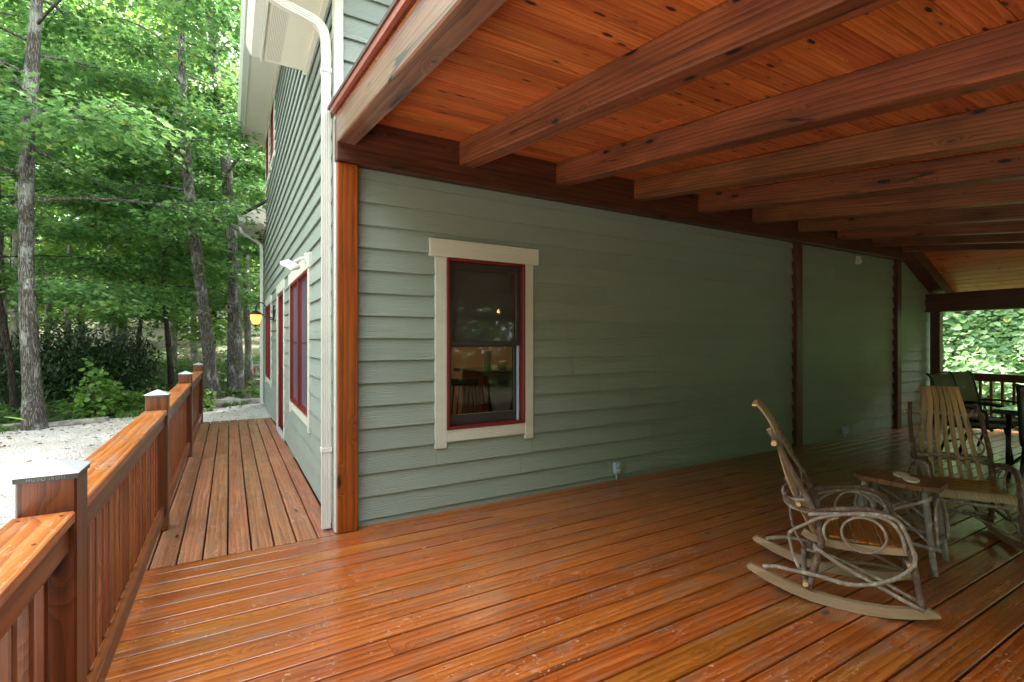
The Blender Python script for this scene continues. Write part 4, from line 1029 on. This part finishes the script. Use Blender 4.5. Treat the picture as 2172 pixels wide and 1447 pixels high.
tree_thing('maple_sapling', D, gp(1.6, 17.6), 2.2, 1.1, 'young maple showing leaves between the oak trunk and the house')
tree_thing('maple_tree', A, gp(-4.6, 15.8), 2.5, 1.05, 'second tall maple standing just behind the big left trunk')
rr = random.Random(2)
spots = [(-5.9, 21.5, 0), (-3.6, 24.0, 0), (-.6, 24.5, 1), (1.9, 23.0, 0), (-7.6, 28, 1), (-4.6, 31, 0), (-1.6, 30, 0), (-9.8, 34, 0), (-3.0, 38, 1), (2.8, 34, 0),
         (-7.0, 40, 0), (.8, 43, 0), (5.0, 29, 0), (-10.0, 20, 1), (-5.0, 47, 1), (-12.5, 46, 0), (-.5, 51, 0)]
for i, (x, y, k) in enumerate(spots):
    tree_thing('woodland_tree', (E_, F_)[k], gp(x, y), rr.uniform(0, 6), rr.uniform(.85, 1.2), 'tree standing back among the others in the woods' if not k else 'lower bushy tree filling the woods between tall trunks', 'tall trees back in the woods' if not k else 'bushy trees back in the woods')
# unseen leaf mass added behind the camera to darken the porch's deep end
n = 44000; RR = np.random.default_rng(78)
ring_ = np.array([(-15, 15), (-13.5, 9), (-13, 2), (-11.5, -5), (-7.5, -10.5), (0, -12), (6, -12), (12, -11), (19, -9)]); tt = RR.uniform(0, len(ring_)-1.001, n); ii = tt.astype(int); ff = (tt-ii)[:, None]
XY = ring_[ii]*(1-ff)+ring_[ii+1]*ff+RR.normal(0, 1.1, (n, 2)); X, Y = XY[:, 0], XY[:, 1]
Z = gz(X, Y)+RR.uniform(0, 1, n)**.8*(np.where(X > -6, 6.2, 9.5)+1.5*np.sin(.9*X+.7*Y)+RR.normal(0, .8, n))
V, idx, tn = leaves(np.stack([X, Y, Z], 1), RR.normal(0, 1, (n, 3)), norm(np.array([0, .5, 1.])+RR.normal(0, .5, (n, 3))), RR.uniform(.25, .55, n), DS, np.clip(RR.normal(.45, .2, n), 0, 1))
tag(link('shading_leaf_mass', fast_mesh('shading_leaf_mass', V, 4, idx, tn), M_maple), 'added leaf mass out of view, shading the open sides of the porch', 'woods', kind='stuff')

G_ = proto(41, M_barkpale, M_maple, H=15, r0=.115, lean=(.2, .1), z0=6.5, z1=14.6, nl=16, Lmax=2.4, nleaf=6000, lsize=.15, shape=DS, spray=.7, up=.3, hang=.2, vspread=.12)
for i, (px, d, lab) in enumerate(((147, 17.5, 'slender pale trunk right of the big left maple, above the rhododendron'), (182, 18.5, 'brightest slender trunk above the middle of the rhododendron'), (240, 20, 'thin pale trunk above the right side of the rhododendron'), (258, 22, 'thinner grey trunk just right of another pale trunk over the rhododendron'), (95, 20, 'slender trunk between the big maple and the pale trunks'), (372, 21, 'thin upright trunk left of the leaning slim tree'), (532, 16.5, 'dim upright trunk between the oak and the house corner'))):
    p = at(px, d); tree_thing('slender_tree', G_, (p[0], p[1], p[2]-.03), i*1.3, 1+.05*(i % 3), lab, 'slender trees in the woods')
# far woods: a mass of leaves closing the view
n = 26000; RR = np.random.default_rng(77)
u = RR.uniform(-1, 1, n); X = -6+u*26; Y = 58+RR.uniform(-3, 5, n); Z = gz(X, Y)+np.abs(RR.normal(0, 1, n))*5.5
V, idx, tn = leaves(np.stack([X, Y, Z], 1), RR.normal(0, 1, (n, 3)), norm(np.array([0, -.5, 1.])+RR.normal(0, .5, (n, 3))), RR.uniform(.35, .8, n), DS, np.clip(RR.normal(.45, .2, n), 0, 1))
tag(link('far_woods', fast_mesh('far_woods', V, 4, idx, tn), M_mapleb), 'leafy mass of the far woods behind the trunks', 'woods', kind='stuff')

# rhododendron and shrubs
def shrub(name, loc, rad, h, n, ls, shape, mat, label, seed, stems=9, hollow=.55, cat='shrub', bark_=M_barkdark):
    R = np.random.default_rng(seed); r = tag(empty(name, loc), label, cat)
    d = norm(R.normal(0, 1, (n, 3))); d[:, 2] = np.abs(d[:, 2]); rr_ = R.uniform(hollow, 1, n)**.6
    lump = 1+.22*np.sin(4*d[:, 0]+seed)+.16*np.sin(5*d[:, 1]*2+seed*2)+.12*np.sin(9*d[:, 2]+3*d[:, 0])
    P = d*np.array([rad[0], rad[1], h])*(rr_*lump)[:, None]; P[:, 2] = P[:, 2]*.92+.06*h
    # leaves gathered in whorls
    c = R.integers(0, n, n); P = P*.35+P[(c//9)*9]*.65 if n > 2000 else P
    ax = norm(d+R.normal(0, .8, (n, 3))); ax[:, 2] -= .2
    nr = norm(d*.5+np.array([0, 0, .9])+R.normal(0, .4, (n, 3)))
    V, idx, tn = leaves(P, ax, nr, ls*R.uniform(.6, 1.2, n), shape, np.clip(R.normal(.4, .2, n), 0, 1))
    me = fast_mesh('foliage', V, idx.shape[1], idx, tn); link('foliage', me, mat, r, WM[r.name])
    mb = MB()
    for k in range(stems):
        a = R.uniform(0, 6.28); e = np.array([math.cos(a)*rad[0]*.75, math.sin(a)*rad[1]*.75, h*R.uniform(.5, .9)]); m_ = e*np.array([.45, .45, .4])+R.normal(0, .1, 3)
        b0 = np.array([R.normal(0, .12), R.normal(0, .12), -.05])
        mb.tube([Vector(q) for q in smooth_path([b0, m_*.6, m_, e], 4)], [.045*h/2*(1-.8*i/12)+.004 for i in range(13)], 6)
    mb.build('stems', bark_, r, WM[r.name]); return r
OV, LN, RN = (OVAL, OVAL_F), (LANCE, LANCE_F), (ROUND, ROUND_F)
p = at(170, 11.6); shrub('rhododendron', p, (1.5, 1.3), 1.9, 7000, .13, LN, M_rhodo, 'large dark rhododendron behind the gravel drive', 3)
p = at(20, 11.5); shrub('rhododendron', p, (1.5, 1.2), 1.75, 5000, .13, LN, M_rhodo, 'dark rhododendron partly hidden by the big left trunk', 5)
p = at(262, 13.4); shrub('rhododendron', p, (1.1, 1.1), 1.7, 4200, .13, LN, M_rhodo, 'dark rhododendron at the right end of the evergreen clump', 7)
p = at(205, 9.9); shrub('light_sapling', p, (.42, .38), 1.0, 420, .10, RN, M_mapleb, 'pale green leafy sapling at the gravel edge', 9, 5, .2, bark_=M_bark)
p = at(250, 10.6); shrub('light_sapling', p, (.45, .4), .55, 420, .09, RN, M_mapleb, 'low pale green shrub behind the railing cap', 10, 5, .2, bark_=M_bark)
p = at(438, 10.6); shrub('weed_clump', p, (.18, .18), .45, 110, .08, OV, M_mapleb, 'small weed clump by the foot of the leaning trunk', 12, 5, .1, 'plant', M_fern)
shrub('weed_clump', (-.80, 2.82, -.34), (.14, .16), 1.22, 190, .085, LN, M_mapleb, 'tall weed growing beside the nearest railing post', 13, 7, .1, 'plant', M_fern)
shrub('weed_clump', (-.86, 3.05, -.34), (.22, .24), .75, 260, .07, OV, M_mapleb, 'low weeds at the gravel edge below the railing', 14, 7, .1, 'plant', M_fern)

# ferns and ground cover
n = 16000; RR = np.random.default_rng(5)
Y = RR.uniform(12.2, 34, n)**1.0; X = RR.uniform(-.42, .16, n)*Y+RR.normal(0, .5, n)
keep = (Y > 13.45+.52*X+RR.normal(.15, .2, n)) & ~((Y > 19.5+.28*X) & (Y < 21+.28*X) & (X > -2.4)) & ~((X > .5) & (Y < 13.8))
X, Y = X[keep], Y[keep]; dens = np.sin(1.1*X+.6*Y)+np.sin(.7*X-1.3*Y+1)+RR.normal(0, .9, len(X)); k = dens > -.9; X, Y = X[k], Y[k]; n = len(X)
h = RR.uniform(.0, .32, n); P = np.stack([X, Y, gz(X, Y)+h], 1); a = RR.uniform(0, 6.28, n)
ax = np.stack([np.cos(a), np.sin(a), RR.uniform(-.1, .8, n)], 1)
V, idx, tn = leaves(P, ax, np.array([0, 0, 1.])+RR.normal(0, .3, (n, 3)), RR.uniform(.12, .34, n), LN, np.clip(RR.normal(.5, .22, n), 0, 1))
tag(link('ferns', fast_mesh('ferns', V, 4, idx, tn), M_fern), 'ferns and low plants covering the forest floor', 'ground cover', kind='stuff')
# leafy bank past the end railing
n = 42000; RR = np.random.default_rng(6)
X = RR.uniform(12.0, 17.5, n); Y = RR.uniform(-2, 9.5, n)
th = .5*(np.sin(1.9*X+1.1*Y)+np.sin(2.7*Y-1.2*X))*.8+.55
P = np.stack([X, Y, gz(X, Y)+RR.uniform(.0, 1, n)**.5*np.maximum(.12, th)*1.1], 1)
ax = np.stack([-RR.uniform(.2, 1, n), RR.normal(0, .7, n), RR.normal(-.35, .3, n)], 1)
nr = np.array([-.65, 0, .8])+RR.normal(0, .35, (n, 3))
V, idx, tn = leaves(P, ax, nr, RR.uniform(.05, .15, n), RN, np.clip(RR.normal(.5, .22, n), 0, 1))
tag(link('leafy_bank', fast_mesh('leafy_bank', V, 5, idx, tn), M_hazel), 'bank of broad green leaves beyond the far railing', 'foliage', kind='stuff')
# loose gravel chips
n = 9000; RR = np.random.default_rng(9)
Y = RR.uniform(5, 13.6, n); X = RR.uniform(-.5, .05, n)*Y-.3
k = (Y < 13.0+.5*X+RR.normal(0, .25, n)) & ((X < -.72) | (Y > 10.6)) & (X < .5); X, Y = X[k], Y[k]; n = len(X)
s = RR.uniform(.006, .018, n)[:, None, None]; OCT = np.array([(1, 0, 0), (0, 1, 0), (-1, 0, 0), (0, -1, 0), (0, 0, .7), (0, 0, -.7)])
V = np.stack([X, Y, gz(X, Y)+.014], 1)[:, None, :]+s*(OCT[None]+RR.normal(0, .22, (n, 6, 3)))
OF = np.array([(0, 1, 4), (1, 2, 4), (2, 3, 4), (3, 0, 4), (1, 0, 5), (2, 1, 5), (3, 2, 5), (0, 3, 5)])
idx = (np.arange(n)[:, None, None]*6+OF[None]).reshape(-1, 3)
tag(link('gravel_stones', fast_mesh('gravel_stones', V.reshape(-1, 3), 3, idx), M_pebble), 'loose white gravel chips on the drive', 'gravel', kind='stuff')

M_litter = leafmat('fallen_leaf', [(0, (.10, .055, .025)), (.5, (.19, .11, .05)), (1, (.30, .21, .09))], .1, .8, 1.0)
n = 900; RR = np.random.default_rng(15)
Y = RR.uniform(5, 13.8, n); X = RR.uniform(-.5, .05, n)*Y-.4; e = Y-(13.15+.52*X)
k = (e < .1) & (RR.random(n) < np.exp(np.minimum(e, 0)*.7)+.12) & ((X < -.75) | (Y > 10.6)); X, Y = X[k], Y[k]; n = len(X)
a = RR.uniform(0, 6.28, n)
V, idx, tn = leaves(np.stack([X, Y, gz(X, Y)+.024], 1), np.stack([np.cos(a), np.sin(a), np.zeros(n)], 1), np.array([0, 0, 1.])+RR.normal(0, .2, (n, 3)), RR.uniform(.04, .09, n), OV, RR.random(n), .3)
tag(link('fallen_leaves', fast_mesh('fallen_leaves', V, 4, idx, tn), M_litter), 'scattered brown fallen leaves on the gravel drive', 'leaf litter', kind='stuff')
n = 2600; X = RR.uniform(-6.5, .4, n); Y = 13.18+.52*X+RR.normal(.05, .16, n)+.12*np.sin(2.3*X); c_ = np.sin(3.1*X)+np.sin(7.3*X+1)+RR.normal(0, .6, n); k = c_ > .1; X, Y = X[k], Y[k]; n = len(X)
V, idx, tn = leaves(np.stack([X, Y, gz(X, Y)], 1), np.stack([RR.normal(0, .5, n), RR.normal(0, .5, n), np.ones(n)], 1), RR.normal(0, 1, (n, 3)), RR.uniform(.05, .17, n), (LANCE*np.array([.45, 1]), LANCE_F), np.clip(RR.normal(.6, .2, n), 0, 1))
tag(link('edge_grass', fast_mesh('edge_grass', V, 4, idx, tn), M_fern), 'tufts of grass along the gravel edge', 'grass', kind='stuff')

# ------------------------------------------------------------------ small things in the woods
bx, by = .02, 14.28
bh = tag(empty('birdhouse', (-.07, 14.33, 2.05)), 'small weathered birdhouse fixed to the leaning oak trunk', 'birdhouse')
bz = 2.28; bp = Vector((-.02, 14.27, bz))
MB().cbox(bp.x-.06, bp.x+.06, bp.y-.10, bp.y+.02, bz-.10, bz+.10, .004).build('box', M_barkpale, bh)
MB().cbox(bp.x-.09, bp.x+.09, bp.y-.14, bp.y+.04, bz+.101, bz+.118, .004).build('roof', M_barkdark, bh)
MB().tube([(bp.x, bp.y-.1005, bz+.03), (bp.x, bp.y-.103, bz+.03)], .024, 14).build('entrance_hole', M_dark, bh)
p = at(541, 18.6)
bb = tag(empty('birdbath', p), 'rusty pedestal birdbath beside the woodland path', 'birdbath')
MB().lathe([(.16, 0), (.14, .04), (.05, .08), (.04, .40), (.08, .46)], p, 16).build('pedestal', M_drip, bb)
MB().lathe([(.08, .46), (.28, .53), (.30, .56), (.27, .55), (.05, .50)], p, 20).build('basin', M_stone, bb)
# neighbour's cottage glimpsed between the trunks
p = at(505, 38); cx_, cy_, cz_ = p
ct = tag(empty('cottage', p), 'pale cottage glimpsed through the woods behind the oak trunk', 'cottage')
MB().box(cx_-3.2, cx_+3.5, cy_, cy_+5, cz_-.5, cz_+2.6).build('wall', M_trim, ct)
MB().prism([(cy_-.5, cz_+2.55), (cy_+2.5, cz_+4.3), (cy_+5.5, cz_+2.55), (cy_+5.5, cz_+2.65), (cy_+2.5, cz_+4.45), (cy_-.5, cz_+2.65)], 0, cx_-3.6, cx_+3.9).build('roof', M_soffit, ct)
for wx_ in (-2.2, -.6, 1.4):
    w = MB()
    for q in ((0, .9, .9, .98), (0, .9, 2.0, 2.08), (0, .08, .98, 2.0), (.82, .9, .98, 2.0), (.41, .49, .98, 2.0)): w.box(cx_+wx_+q[0], cx_+wx_+q[1], cy_-.06, cy_-.001, cz_+q[2], cz_+q[3])
    w = w.build('window', M_white, ct); MB().box(cx_+wx_+.08, cx_+wx_+.82, cy_-.02, cy_-.002, cz_+.98, cz_+2.0).build('pane', M_screen, w)
